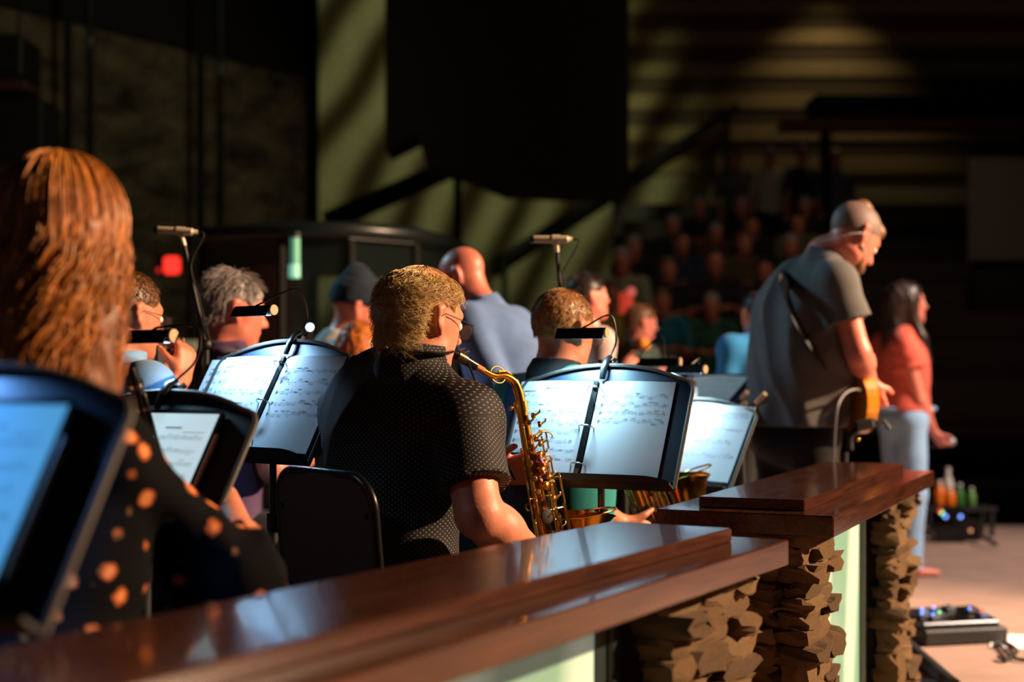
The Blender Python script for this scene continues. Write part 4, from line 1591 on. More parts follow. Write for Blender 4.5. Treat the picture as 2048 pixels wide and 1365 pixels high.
# ------------------------------------------------------------------ tenor saxophone (local: x to the bell, z up the body, origin at neck receiver)
def sax_proto():
    o = empty('saxophone', (0, 0, 0), 'x', 'saxophone')
    zb = -0.60
    MB().tube([(0, 0, 0.0), (0, 0, -0.2), (0, 0, -0.4), (0, 0, zb)], [0.0135, 0.0185, 0.024, 0.0295], 22).build('body_tube', BRASS, o, True)
    bow = [(0.058 - 0.058 * math.cos(t), 0, zb - 0.058 * math.sin(t)) for t in np.linspace(0, math.pi, 15)]
    MB().tube(bow, np.linspace(0.0295, 0.037, 15), 22, cap=False).build('bow', BRASS, o, True)
    bz = [(0.116, 0, zb), (0.117, 0, zb + 0.08), (0.122, 0, zb + 0.16), (0.130, 0, zb + 0.22), (0.137, 0, zb + 0.255), (0.141, 0, zb + 0.272), (0.143, 0, zb + 0.278)]
    br = [0.037, 0.0395, 0.044, 0.052, 0.0635, 0.076, 0.081]
    b = MB().tube(bz, br, 32, cap=False)
    b.tube([np.array(p) for p in bz[::-1]], [x - 0.0016 for x in br[::-1]], 32, cap=False)
    bell = b.build('bell', BRASS, o, True)
    ringp = [(0.143 + 0.081 * math.cos(t), 0.081 * math.sin(t), zb + 0.278) for t in np.linspace(0, 2 * math.pi, 41)]
    MB().tube(ringp, 0.0028, 8, cap=False).build('bell_rim', BRASSL, bell, True)
    nk = bez([(0, 0, -0.012), (0, 0, 0.018), (-0.008, 0, 0.046), (-0.034, 0, 0.066), (-0.070, 0, 0.072), (-0.110, 0, 0.098)], 30)
    MB().tube(nk, np.linspace(0.0135, 0.0075, 31), 18).build('neck', BRASS, o, True)
    e = nk[-1]
    d = nrm(nk[-1] - nk[-3])
    MB().tube([e - d * 0.018, e + d * 0.012], [0.0085, 0.0085], 14).build('cork', mat('cork', (196, 130, 74), 0.8), o, True)
    mp_ = MB().tube([e + d * 0.008, e + d * 0.04, e + d * 0.066, e + d * 0.085, e + d * 0.098], [0.0115, 0.0125, 0.012, 0.008, 0.004], 16).build('mouthpiece', EBON, o, True)
    MB().tube([e + d * 0.042, e + d * 0.068], [0.0138, 0.0136], 16).build('ligature', mat('ligature_silver', (96, 88, 76), 0.35, 0.9), mp_, True)
    uu = np.array([0.45, 0, 0.9])
    for t in (0.048, 0.062):
        q = e + d * t + np.array([0, 0.0, 0.013])
        MB().cyl(q - np.array([0, 0.004, 0]), q + np.array([0.014, -0.012, 0.004]), 0.0024, 8).build('ligature_screw', BRASSL, mp_, True)
    # octave key over the neck, neck ring
    MB().tube([nk[4] + (0.016, 0, 0), nk[9] + (0.01, 0.006, 0.016), nk[16] + (0, 0.004, 0.017), nk[21] + (0, 0, 0.012)], 0.0026, 8).build('octave_key', BRASSL, o, True)
    ring = [(0.022 * math.cos(t) - 0.072, 0.022 * math.sin(t), 0.078 + 0.004 * math.sin(t)) for t in np.linspace(0, 2 * math.pi, 21)]
    MB().tube([(x + 0.018, y * 0.2, zz - 0.006 + 0.8 * y) for x, y, zz in ring], 0.0018, 6, cap=False).build('octave_ring', BRASSL, o, True)
    MB().cyl((0, 0, -0.004), (0, 0, -0.03), 0.0185, 20).build('receiver', BRASSL, o, True)
    MB().cyl((-0.018, 0, -0.016), (-0.036, -0.004, -0.016), 0.003, 8).build('neck_screw', BRASSL, o, True)
    MB().box((-0.037, -0.004, -0.016), (0.0015, 0.006, 0.006), bev=0.001).build('thumb_screw', BRASSL, o)
    # long rods on the camera side (-y) and front (+x)
    rods = [(0.030, -0.020, -0.10, -0.47), (0.022, -0.030, -0.13, -0.58), (0.040, -0.012, -0.17, -0.60), (0.034, -0.026, -0.30, -0.62), (0.010, -0.036, -0.24, -0.60), (-0.022, -0.022, -0.06, -0.36), (0.046, -0.020, -0.36, -0.63), (-0.030, -0.010, -0.12, -0.50)]
    rods += [(0.052, -0.030, -0.20, -0.64), (0.058, -0.016, -0.28, -0.60), (0.046, -0.038, -0.34, -0.64), (0.030, -0.042, -0.42, -0.62), (-0.036, -0.024, -0.30, -0.56)]
    for x, y, z0, z1 in rods:
        k0 = 1.0 + 0.25 * (abs(z0) / 0.6)
        k1 = 1.0 + 0.25 * (abs(z1) / 0.6)
        MB().cyl((x * k0, y * k0, z0), (x * k1, y * k1, z1), 0.0024, 8).build('key_rod', BRASSL, o, True)
        for zz in np.linspace(z0 - 0.01, z1 + 0.01, 4):
            kk = 1.0 + 0.25 * (abs(zz) / 0.6)
            MB().cyl((x * kk * 0.45, y * kk * 0.45, zz), (x * kk, y * kk, zz), 0.0022, 6).build('rod_post', BRASSL, o, True)
            MB().sphere((x * kk, y * kk, zz), 0.0040, 5).build('post_ball', BRASSL, o, True)
    PAD = mat('pad_leather', (40, 28, 18), 0.7)
    cups = [(0.014, -0.026, -0.045, 0.0075), (-0.006, -0.027, -0.06, 0.007), (0.02, -0.026, -0.118, 0.008), (-0.012, -0.029, -0.13, 0.008), (0.024, -0.028, -0.168, 0.009), (0.026, -0.030, -0.205, 0.009), (0.028, -0.032, -0.26, 0.010), (0.026, -0.036, -0.335, 0.011),
            (0.006, -0.030, -0.10, 0.0085), (0.012, -0.030, -0.145, 0.0095), (0.008, -0.032, -0.185, 0.011), (0.012, -0.033, -0.225, 0.012), (-0.004, -0.034, -0.30, 0.0185), (-0.002, -0.037, -0.385, 0.0195), (0.0, -0.039, -0.465, 0.021), (0.002, -0.040, -0.55, 0.023),
            (0.030, -0.022, -0.07, 0.008), (0.155, -0.05, -0.45, 0.026), (0.150, -0.045, -0.53, 0.024)]
    for i, (x, y, zz, r_) in enumerate(cups):
        n_ = nrm((x if x < 0.1 else x - 0.13, y, 0))
        c = np.array([x, y, zz])
        cup = MB().tube([c - n_ * 0.004, c + n_ * 0.003, c + n_ * 0.0052, c + n_ * 0.0055], [r_, r_, r_ * 0.72, r_ * 0.1], 18).build('key_cup', PAD if i in (12, 13, 14) else BRASS, o, True)
        MB().tube([c + n_ * 0.005, c + n_ * 0.008 + np.array([0.012, 0, 0.006]), c + n_ * 0.002 + np.array([0.026, 0.008, 0.010])], 0.0026, 6).build('key_arm', BRASSL, cup, True)
    PEARL = mat('pearl', (176, 144, 96), 0.25)
    for x, y, zz in ((-0.022, -0.026, -0.16), (-0.02, -0.030, -0.20), (-0.018, -0.032, -0.235), (-0.02, -0.034, -0.41), (-0.018, -0.036, -0.45), (-0.016, -0.038, -0.49)):
        c = np.array([x, y, zz])
        n_ = nrm((x, y, 0))
        k_ = MB().tube([c, c + n_ * 0.005], [0.0088, 0.0088], 14).build('finger_key', BRASSL, o, True)
        MB().tube([c + n_ * 0.0045, c + n_ * 0.0062], [0.0066, 0.005], 12).build('pearl_touch', PEARL, k_, True)
    # side key levers and guards
    for z0 in (-0.085, -0.15, -0.215):
        MB().tube([(0.018, -0.034, z0), (0.036, -0.034, z0 - 0.002), (0.046, -0.022, z0 - 0.006), (0.046, -0.022, z0 - 0.05)], 0.0026, 6).build('side_lever', BRASSL, o, True)
    g = [(0.02 + 0.032 * math.cos(t), -0.038 - 0.0 * math.sin(t), -0.105 + 0.016 * math.sin(t)) for t in np.linspace(-0.3, math.pi + 0.3, 13)]
    MB().tube(g, 0.0019, 6).build('key_guard', BRASSL, o, True)
    for zz in (-0.44, -0.53):
        g = [(0.152 + 0.034 * math.cos(t), -0.074, zz + 0.034 * math.sin(t)) for t in np.linspace(0, 2 * math.pi, 19)]
        MB().tube(g, 0.0019, 6, cap=False).build('key_guard', BRASSL, o, True)
    MB().tube([(0.03, 0, -0.5), (0.06, 0.012, -0.49), (0.085, 0.0, -0.5)], 0.004, 8).build('bell_brace', BRASSL, o, True)
    ringq = [(-0.032 + 0.009 * math.cos(t), 0, -0.27 + 0.009 * math.sin(t)) for t in np.linspace(0, 2 * math.pi, 15)]
    MB().tube(ringq, 0.0016, 6, cap=False).build('strap_ring', BRASSL, o, True)
    return o


def place_sax(o, T, bdir, down):
    a = -nrm(down)
    bx = np.asarray(bdir, float)
    bx = nrm(bx - (bx @ a) * a)
    cy = np.cross(a, bx)
    o.matrix_world = Matrix(((bx[0], cy[0], a[0], T[0]), (bx[1], cy[1], a[1], T[1]), (bx[2], cy[2], a[2], T[2]), (0, 0, 0, 1)))


SAX1 = sax_proto()
SAX2 = copy_tree(SAX1)
SAX1['label'] = 'tenor saxophone played by the man in the black dotted shirt'
SAX2['label'] = 'saxophone of the teal-shirted player, its bell showing behind the wall cap'
T1 = P(1040, 800, 3.60)
place_sax(SAX1, T1, (0.80, 0.58, 0), (0.175, 0.0, -0.985))
place_sax(SAX2, P(1205, 780, 4.26), (0.93, -0.12, 0.35), (0.35, -0.02, -0.93))
for _c in list(SAX2.children):
    if _c.name.split('.')[0] in ('neck', 'cork', 'mouthpiece', 'octave_key', 'octave_ring'):
        for _g in list(_c.children):
            bpy.data.objects.remove(_g)
        bpy.data.objects.remove(_c)
_mi = np.array(SAX2.matrix_world.inverted())


def _s2(p):
    return (_mi @ np.append(p, 1.0))[:3]


MB().tube(bez([(0, 0, -0.01), (0, 0, 0.02), _s2(P(1202, 752, 4.26)), _s2(P(1204, 738, 4.24))], 14), 0.011, 12).build('neck', BRASS, SAX2, True)
MB().tube([_s2(P(1204, 740, 4.24)), _s2(P(1200, 722, 4.22))], [0.012, 0.006], 12).build('mouthpiece', EBON, SAX2, True)

# ------------------------------------------------------------------ the musicians
BLACKTR = cloth('trousers_black', (18, 17, 18))
NAVYTR = cloth('trousers_navy', (28, 32, 42))

# --- saxophonist in the black dotted shirt (in focus)
HC1 = P(846, 640, 3.42)
J1 = dict(neck=P(826, 722, 3.405), chest=P(784, 850, 3.50), hip=P(772, 1180, 3.46), sr=P(922, 842, 3.34), sl=P(706, 836, 3.60),
          er=P(958, 1030, 3.24), wr=P(1078, 1122, 3.42), el=P(752, 985, 3.84), wl=P(985, 948, 3.66))
A40 = axes(40)
for q, sg in (('r', 1), ('l', -1)):
    J1['hj' + q] = J1['hip'] + A40[0] * sg * 0.1
    J1['k' + q] = J1['hip'] + A40[0] * sg * 0.17 + A40[1] * 0.44
    J1['a' + q] = J1['k' + q] + A40[1] * 0.02
    J1['a' + q][2] = 0.10
    J1['k' + q][2] = 0.53
r1, W1, off1, Ah1, s1 = person('grey-blond man in glasses and a black dotted shirt playing saxophone, seen from behind', 'sit', (846, 640), 3.42, 38, SKIN, DOTS, BLACKTR,
                               girth=1.12, arm=1.2, scale=1.03, hyaw=47, hpitch=10, vox=0.0058, cvox=0.0075, sleeve=0.72, J=J1, handL=((0.75, -0.25, 0.12), (0.2, -0.9, 0.0), 0.45, 1),
                               handR=((0.5, 0.3, -0.6), (-0.4, 0.8, 0.2), 0.6), hair=None, foldamp=0.0065, hem=-0.12, sleeve_r=1.12)
# thinning hair: ring of curls at the back, sparse strands combed over the crown
HV, HF = surface([EL(HC1 + s1 * (np.array([0, -0.018, 0.028]) @ Ah1), Ah1, np.array([0.083, 0.103, 0.094]) * s1, 0.02),
                  EL(HC1 + s1 * (np.array([0, 0.004, 0.146]) @ Ah1), Ah1, np.array([0.080, 0.108, 0.078]) * s1, 0.02, True),
                  EL(HC1 + s1 * (np.array([0.085, 0.008, -0.018]) @ Ah1), Ah1, np.array([0.034, 0.055, 0.048]) * s1, 0.01, True),
                  EL(HC1 + s1 * (np.array([-0.085, 0.008, -0.018]) @ Ah1), Ah1, np.array([0.034, 0.055, 0.048]) * s1, 0.01, True)], 0.0045,
                 clips=[(HC1 + s1 * (HAIR_P0 @ Ah1), -(HAIR_N @ Ah1))], disp=folds(5, 0.003, 260))


def keep_ring(root):
    return keep_hair(root) & (root[:, 1] < 0.055)


h1v, h1f = hair_strands(HC1, Ah1, s1, 3600, RNG, 0.055, 0.015, 0.00075, el=(-38, 48), clipfn=keep_ring, curl=0.22, wave=0.035, K=9, drop=0.006)
h2v, h2f = hair_strands(HC1, Ah1, s1, 260, RNG, 0.075, 0.003, 0.00055, el=(45, 89), curl=0.05, K=8)
h3v, h3f = hair_strands(HC1, Ah1, s1, 1500, RNG, 0.030, 0.018, 0.0009, el=(-40, 12), az=(90, 270), curl=0.22, wave=0.03, K=9, drop=0.012)
h4v, h4f = hair_strands(HC1, Ah1, s1, 1400, RNG, 0.05, 0.012, 0.0008, el=(-38, 48), clipfn=keep_ring, curl=0.22, wave=0.035, K=9, drop=0.006)
h5v, h5f = hair_strands(HC1, Ah1, s1, 330, RNG, 0.062, 0.014, 0.0021, el=(-36, 46), clipfn=keep_ring, curl=0.26, wave=0.03, K=10, drop=0.006, tip=0.12)
n1, n2 = len(h1v), len(h1v) + len(h2v)
n3 = n2 + len(h3v)
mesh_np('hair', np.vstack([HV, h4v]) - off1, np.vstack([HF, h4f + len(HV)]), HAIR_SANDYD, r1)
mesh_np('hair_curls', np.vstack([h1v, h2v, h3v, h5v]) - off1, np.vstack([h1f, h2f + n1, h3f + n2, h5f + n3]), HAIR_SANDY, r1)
glasses(r1, off1, HC1, Ah1, s1)
# neck strap of the saxophone (a thing of its own, worn round the collar)
st = empty('saxophone_strap', P(1010, 935, 3.45), 'black saxophone neck strap over the dotted collar', 'strap')
so = np.array(st.location)
nk1 = W1['neck']
lp = [nk1 + np.array([math.cos(t) * 0.092, math.sin(t) * 0.088, 0.022 + 0.004 * math.sin(2 * t)]) @ np.eye(3) for t in np.linspace(0, 2 * math.pi, 29)]
MB().tube(lp, 0.008, 8, cap=False, flat=0.45).build('neck_loop', EBON, st, True, so)
fr_ = nk1 + A40[1] * 0.10 + A40[0] * 0.05
hook = P(1030, 960, 3.58)
for dx_ in (-0.012, 0.012):
    MB().tube([fr_ + A40[0] * dx_ * 3, P(1004, 912, 3.44) + np.array([dx_ * 0.4, 0, 0]), hook], 0.0028, 8).build('strap_cord', EBON, st, True, so)
MB().box(P(1008, 930, 3.45), (0.009, 0.006, 0.014), None, 0.004).build('slider', EBON, st, False, so)
chair("saxophonist's black chair, its rounded back nearest the camera", -0.235, 3.36, 48)

# --- auburn-haired woman, foreground left
HCw = P(128, 486, 2.30)
Aw_ = axes(34)
Jw = dict(neck=P(128, 752, 2.30), chest=P(130, 985, 2.33), sr=P(222, 905, 2.25), sl=P(30, 890, 2.45), er=P(492, 1140, 2.38), wr=P(452, 996, 2.72), el=P(60, 1080, 2.7), wl=P(280, 1090, 2.80))
rw, Ww, offw, Ahw, sw = person('woman with long wavy auburn hair and a black floral top in the left foreground', 'sit', (128, 486), 2.30, 34, SKIN, FLORAL, BLACKTR, hyaw=12, vox=0.008,
                               female=True, sleeve=1.22, J=Jw, sleeve_r=0.78, hem=-0.22, foldamp=0.007, collar=False, shirt_name='floral_top', hs=0.93,
                               handR=((-0.45, 0.6, 0.25), (-0.3, -0.5, -0.6), 0.5), eyes=True)
# loose cuff and draped wing of the sleeve
er, sr = Ww['er'], Ww['sr']
V, F = surface([RC(sr + (er - sr) * 0.25, er, 0.036, 0.050, 0.04), RC(er, er + (Ww['wr'] - er) * 0.28, 0.052, 0.045, 0.03), RC(er + np.array([0.01, 0, -0.01]), er + np.array([0.035, 0.03, -0.10]), 0.042, 0.045, 0.05),
                RC(sr + (er - sr) * 0.45 + np.array([-0.03, 0, -0.05]), er + np.array([-0.04, 0.02, -0.12]), 0.022, 0.05, 0.05)], 0.009, disp=folds(77, 0.010, 60))
mesh_np('draped_sleeve', V - offw, F, FLORAL, rw)
# hair mass with long wavy locks
cc = HCw


def LW(v):
    return HCw + sw * (np.asarray(v, float) @ Ahw)


pr = [EL(LW((0, -0.014, 0.036)), Ahw, np.array([0.088, 0.106, 0.095]) * sw, 0.03), RC(LW((0, -0.055, 0.0)), LW((0, -0.070, -0.26)), 0.080 * sw, 0.074 * sw, 0.06),
      RC(LW((0.045, -0.02, 0.0)), LW((0.075, -0.03, -0.26)), 0.052 * sw, 0.042 * sw, 0.05), RC(LW((-0.045, -0.02, 0.0)), LW((-0.07, -0.03, -0.26)), 0.052 * sw, 0.042 * sw, 0.05),
      EL(LW((0, 0.12, -0.03)), Ahw, np.array([0.066, 0.09, 0.095]) * sw, 0.02, True)]
hv, hf = surface(pr, 0.008, disp=folds(41, 0.006, 90))
lock_n = 2600
a_ = RNG.uniform(68, 292, lock_n)
e_ = RNG.uniform(-25, 86, lock_n)
K = 16
t = np.linspace(0, 1, K)[None]
ar_, el_ = np.radians(a_)[:, None], np.radians(e_)[:, None]
Ltot = RNG.uniform(0.26, 0.44, lock_n)[:, None]
travel = t * Ltot
el_t = np.maximum(el_ - travel / 0.105, np.radians(-8))
over = np.maximum(travel - (el_ - np.radians(-8)) * 0.105, 0)
ph = RNG.uniform(0, 6.28, lock_n)[:, None]
lift = RNG.uniform(0.99, 1.12, lock_n)[:, None]
amp = RNG.uniform(0.004, 0.015, lock_n)[:, None]
px_ = np.sin(ar_) * np.cos(el_t) * 0.097 * lift
py_ = np.cos(ar_) * np.cos(el_t) * 0.114 * lift - 0.014
pz_ = np.sin(el_t) * 0.102 * lift + 0.036 - over
px_ = px_ * (1 - 0.12 * np.minimum(over / 0.25, 1)) + amp * np.sin(over * 52 + ph) * np.minimum(over / 0.05, 1)
py_ = py_ + amp * np.cos(over * 47 + ph) * np.minimum(over / 0.05, 1) - 0.1 * over
paths = HCw + sw * (np.stack([px_, py_, pz_], -1) @ Ahw)
rad = (0.0019 * RNG.uniform(0.5, 1.5, lock_n)[:, None]) * (1 - 0.75 * t ** 2)
lv, lf = tubes_np(paths, rad)
ng_ = 900
gv, gf = tubes_np(paths[:ng_] + 0.004 * nrm((0.6, -0.8, 0.2)), rad[:ng_] * 0.9)
lv, lf = tubes_np(paths[ng_:], rad[ng_:])
mesh_np('long_hair', np.vstack([hv, lv]) - offw, np.vstack([hf, lf + len(hv)]), HAIR_AUBURN, rw)
mesh_np('golden_locks', gv - offw, gf, HAIR_GOLD, rw)
chair('black chair under the auburn-haired woman', Ww['hip'][0] - 0.02, Ww['hip'][1] - 0.02, 34, 1.02)
# her clarinet-like pipe
cl_ = empty('clarinet', P(300, 800, 2.72), 'thin black and silver woodwind held by the auburn-haired woman', 'clarinet')
co = np.array(cl_.location)
ca, cb = P(262, 735, 2.66), P(330, 985, 2.78)
MB().tube([ca, ca + (cb - ca) * 0.1, cb], [0.007, 0.0125, 0.014], 14).build('pipe', EBON, cl_, True, co)
for tt in (0.12, 0.3, 0.52, 0.75):
    q = ca + (cb - ca) * tt
    MB().tube([q, q + (cb - ca) * 0.025], 0.0155, 14).build('ferrule', CHROME, cl_, True, co)
MB().tube([ca + (cb - ca) * 0.2 + np.array([0.014, -0.006, 0]), ca + (cb - ca) * 0.7 + np.array([0.016, -0.006, 0])], 0.0025, 8).build('key_rod', CHROME, cl_, True, co)

# --- man with cropped hair and pale blue shirt, left
SKYB = cloth('shirt_sky_blue', (126, 170, 214))
J = dict(er=P(318, 800, 3.95), wr=P(362, 760, 4.12), el=P(120, 850, 4.2), wl=P(300, 750, 4.45))
r_, W_, of_, Ah_, s_ = person('cropped-haired man in a pale blue shirt half hidden by the auburn hair', 'sit', (256, 632), 4.05, 48, SKIN, SKYB, NAVYTR, hyaw=42, hpitch=6, vox=0.0085, J=J, sleeve=0.8, girth=1.05,
                              hair=dict(m=HAIR_BROWN, n=2600, length=0.010, lift=0.005, r=0.0009, thick=0.003), handR=((0.1, 0.35, 0.95), (-0.7, 0.5, 0.0), 0.9))
glasses(r_, of_, P(256, 632, 4.05), Ah_, s_, m=BLACKG)
chair('black chair under the man in pale blue', W_['hip'][0], W_['hip'][1], 48)
tp = empty('trumpet', P(320, 720, 4.2), 'silver trumpet held by the man in pale blue', 'trumpet')
to = np.array(tp.location)
ta, tb = P(290, 688, 4.12), P(352, 726, 4.62)
td = nrm(tb - ta)
MB().tube([ta, ta + td * 0.02, ta + td * 0.05, ta + td * 0.3, ta + td * 0.42, ta + td * 0.49, ta + td * 0.52], [0.012, 0.006, 0.006, 0.0065, 0.012, 0.03, 0.058], 20, cap=False).build('bell_pipe', CHROME, tp, True, to)
loop = [ta + td * 0.1, ta + td * 0.36, ta + td * 0.40 + np.array([0, 0, -0.03]), ta + td * 0.36 + np.array([0, 0, -0.07]), ta + td * 0.14 + np.array([0, 0, -0.07]), ta + td * 0.10 + np.array([0, 0, -0.03]), ta + td * 0.12]
MB().tube(bez(loop, 30), 0.006, 10).build('tubing', CHROME, tp, True, to)
for q in range(3):
    c = ta + td * (0.19 + 0.03 * q)
    MB().cyl(c + np.array([0, 0, -0.10]), c + np.array([0, 0, 0.035]), 0.010, 12).build('valve', CHROME, tp, True, to)

# --- grey-haired man in purple
PURP = cloth('shirt_purple', (84, 62, 92))
r_, W_, of_, Ah_, s_ = person('grey-haired man in a dark purple shirt behind the left boom microphone', 'sit', (466, 622), 4.75, 62, SKIN2, PURP, BLACKTR, hyaw=62, hpitch=8, vox=0.0095,
                              hair=dict(m=HAIR_GREY, n=1500, length=0.03, lift=0.014, r=0.0011, wave=0.03), girth=1.05)
chair('black chair under the grey-haired man in purple', W_['hip'][0], W_['hip'][1], 62)

# --- man in a beanie and white shirt
WSH = cloth('shirt_white', (206, 204, 200))
r_, W_, of_, Ah_, s_ = person('man in a dark beanie and white shirt, head bowed', 'sit', (716, 622), 6.1, 72, SKIN2, WSH, NAVYTR, hyaw=75, hpitch=22, lean=16, vox=0.011, sleeve=1.6)
bn = [EL(P(716, 622, 6.1) + s_ * (np.array([0, -0.016, 0.040]) @ Ah_), Ah_, np.array([0.088, 0.112, 0.100]) * s_, 0.02), EL(P(716, 622, 6.1) + s_ * (np.array([0, -0.05, 0.12]) @ Ah_), Ah_, np.array([0.05, 0.05, 0.05]) * s_, 0.04)]
c0 = P(716, 622, 6.1) + s_ * (np.array([0, 0, 0.018]) @ Ah_)
V, F = surface(bn, 0.009, clips=[(c0, -nrm(Ah_[2] - 0.25 * Ah_[1]))], disp=folds(3, 0.003, 110))
bo = mesh_np('beanie', V - of_, F, cloth('beanie_knit', (34, 44, 56)), r_)
chair('black chair under the man in the beanie', W_['hip'][0], W_['hip'][1], 72)

# --- red-haired player mostly hidden
r_, W_, of_, Ah_, s_ = person('red-haired player behind the stand, only the hair showing', 'sit', (722, 712), 5.2, 15, SKIN2, cloth('top_charcoal', (40, 40, 46)), BLACKTR, vox=0.011, female=True, hpitch=10, scale=0.92,
                              J=None, eyes=False)
C_ = P(722, 712, 5.2)
V, F = surface([EL(C_ + s_ * (np.array([0, -0.014, 0.04]) @ Ah_), Ah_, np.array([0.086, 0.108, 0.10]) * s_, 0.02), RC(C_ + s_ * (np.array([0, -0.05, 0]) @ Ah_), C_ + s_ * (np.array([0, -0.06, -0.17]) @ Ah_), 0.08 * s_, 0.07 * s_, 0.05),
                EL(C_ + s_ * (np.array([0, 0.11, -0.04]) @ Ah_), Ah_, np.array([0.06, 0.08, 0.1]) * s_, 0.02, True)], 0.008, disp=folds(9, 0.005, 150))
sv, sf = hair_strands(C_, Ah_, s_, 700, RNG, 0.16, 0.012, 0.0016, el=(-10, 88), az=(80, 280), K=10, drop=0.05, shell=(0.086, 0.108, 0.1), curl=0.05)
mesh_np('bobbed_hair', np.vstack([V, sv]) - of_, np.vstack([F, sf + len(V)]), HAIR_RED, r_)
chair('black chair beside the binder stand, its curved frame catching the light', -0.72, 4.02, 52)
chair('black chair under the red-haired player', W_['hip'][0], W_['hip'][1], 15)

# --- bald man in a light blue shirt
LBL = cloth('shirt_oxford_blue', (104, 134, 186))
r_, W_, of_, Ah_, s_ = person('bald man in a light blue collared shirt, head bent to the left', 'stand', (926, 556), 5.35, -62, SKIN2, LBL, NAVYTR, hyaw=-66, hpitch=34, lean=26, vox=0.0085, sleeve=1.85, girth=1.18,
                              handR=None, J=None, hem=-0.04, foldamp=0.011)

# --- teal-shirted saxophonist
TEAL = cloth('shirt_teal', (46, 140, 140))
J = dict(neck=P(1112, 738, 4.10), sr=P(1190, 806, 3.98), sl=P(1036, 800, 4.28), er=P(1108, 968, 3.98), wr=P(1240, 1046, 4.16), el=P(1040, 960, 4.55), wl=P(1240, 880, 4.40))
r_, W_, of_, Ah_, s_ = person('man with cropped sandy hair and a teal shirt behind the binder stand', 'sit', (1128, 664), 4.12, 42, SKIN, TEAL, NAVYTR, hyaw=44, hpitch=8, vox=0.0075, girth=1.1, J=J, sleeve=0.62,
                              hair=dict(m=HAIR_LT, n=4200, length=0.007, lift=0.003, r=0.0008, thick=0.002), collar_mat=mat('strap_black', (12, 12, 13), 0.85), collar=0.03,
                              handR=((0.6, 0.5, -0.2), (0.2, 0.6, 0.6), 0.7))
glasses(r_, of_, P(1128, 664, 4.12), Ah_, s_, m=BLACKG)
chair('black chair under the teal-shirted man', W_['hip'][0], W_['hip'][1], 42)

# --- dark-haired man looking up, profile
r_, W_, of_, Ah_, s_ = person('dark-haired man in profile gazing right, in a pale pink shirt', 'stand', (1176, 596), 6.3, 62, SKIN2, cloth('shirt_pale_pink', (206, 176, 170)), BLACKTR, hyaw=66, hpitch=-8, vox=0.0105,
                              hair=dict(m=HAIR_DARK, n=900, length=0.02, lift=0.012, r=0.0012), sleeve=0.7)
# --- small player raising a horn
J = dict(er=P(1252, 742, 7.85), wr=P(1272, 704, 8.02), wl=P(1316, 742, 8.35), el=P(1296, 770, 8.25))
r_, W_, of_, Ah_, s_ = person('short-haired young player in dark green lifting an orange-headed microphone', 'stand', (1283, 646), 8.2, 70, SKIN2, cloth('shirt_dark_green', (50, 66, 56)), BLACKTR, hyaw=72, hpitch=6, vox=0.0085,
                              hair=dict(m=HAIR_BROWN, n=1100, length=0.022, lift=0.011, r=0.0012), J=J, sleeve=0.6, handR=((0.3, 0.1, 0.95), (0.6, 0.4, 0.0), 1.0), handL=((0.8, 0.2, 0.3), (0, -0.6, 0.5), 0.7))
hm = empty('handheld_microphone', W_['wr'], 'small microphone with an orange foam head before the young player', 'microphone')
ho = np.array(hm.location)
MB().sphere(P(1287, 690, 7.98), 0.036, 10).build('foam_head', mat('foam_orange', (240, 140, 40), 0.9), hm, True, ho)
MB().tube([P(1286, 696, 7.98), P(1302, 736, 8.02)], [0.016, 0.012], 12).build('handle', STEEL, hm, True, ho)

# --- guitarist in a grey T-shirt
GREYT = cloth('tshirt_grey', (98, 95, 95))
HG = P(1708, 474, 5.5)
Jg = dict(neck=P(1648, 505, 5.52), chest=P(1612, 640, 5.58), hip=P(1590, 862, 5.66), sr=P(1672, 566, 5.36), sl=P(1632, 560, 5.78), er=P(1716, 706, 5.34), wr=P(1738, 764, 5.52),
          el=P(1672, 715, 6.02), wl=P(1668, 720, 6.24))
A60 = axes(60)
for q, sg in (('r', 1), ('l', -1)):
    Jg['hj' + q] = Jg['hip'] + A60[0] * sg * 0.1 - np.array([0, 0, 0.02])
    Jg['k' + q] = Jg['hip'] + A60[0] * sg * 0.13 + A60[1] * 0.03
    Jg['k' + q][2] = 0.50
    Jg['a' + q] = Jg['k' + q] * 1.0
    Jg['a' + q][2] = 0.09
rg, Wg, offg, Ahg, sg_ = person('bearded guitarist in a grey T-shirt looking down, standing past the wall', 'stand', (1708, 474), 5.5, 60, SKIN2, GREYT, BLACKTR, hyaw=66, hpitch=38, vox=0.0075, scale=1.06, girth=1.3, J=Jg,
                                sleeve=0.55, sleeve_r=1.3, hem=0.02, foldamp=0.011, collar=False, handR=((0.35, 0.25, -0.9), (0.3, 0.9, 0.0), 0.8), handL=((0.1, 0.6, 0.5), (0.6, -0.4, 0.2), 0.7))


def LG(v):
    return HG + sg_ * (np.asarray(v, float) @ Ahg)


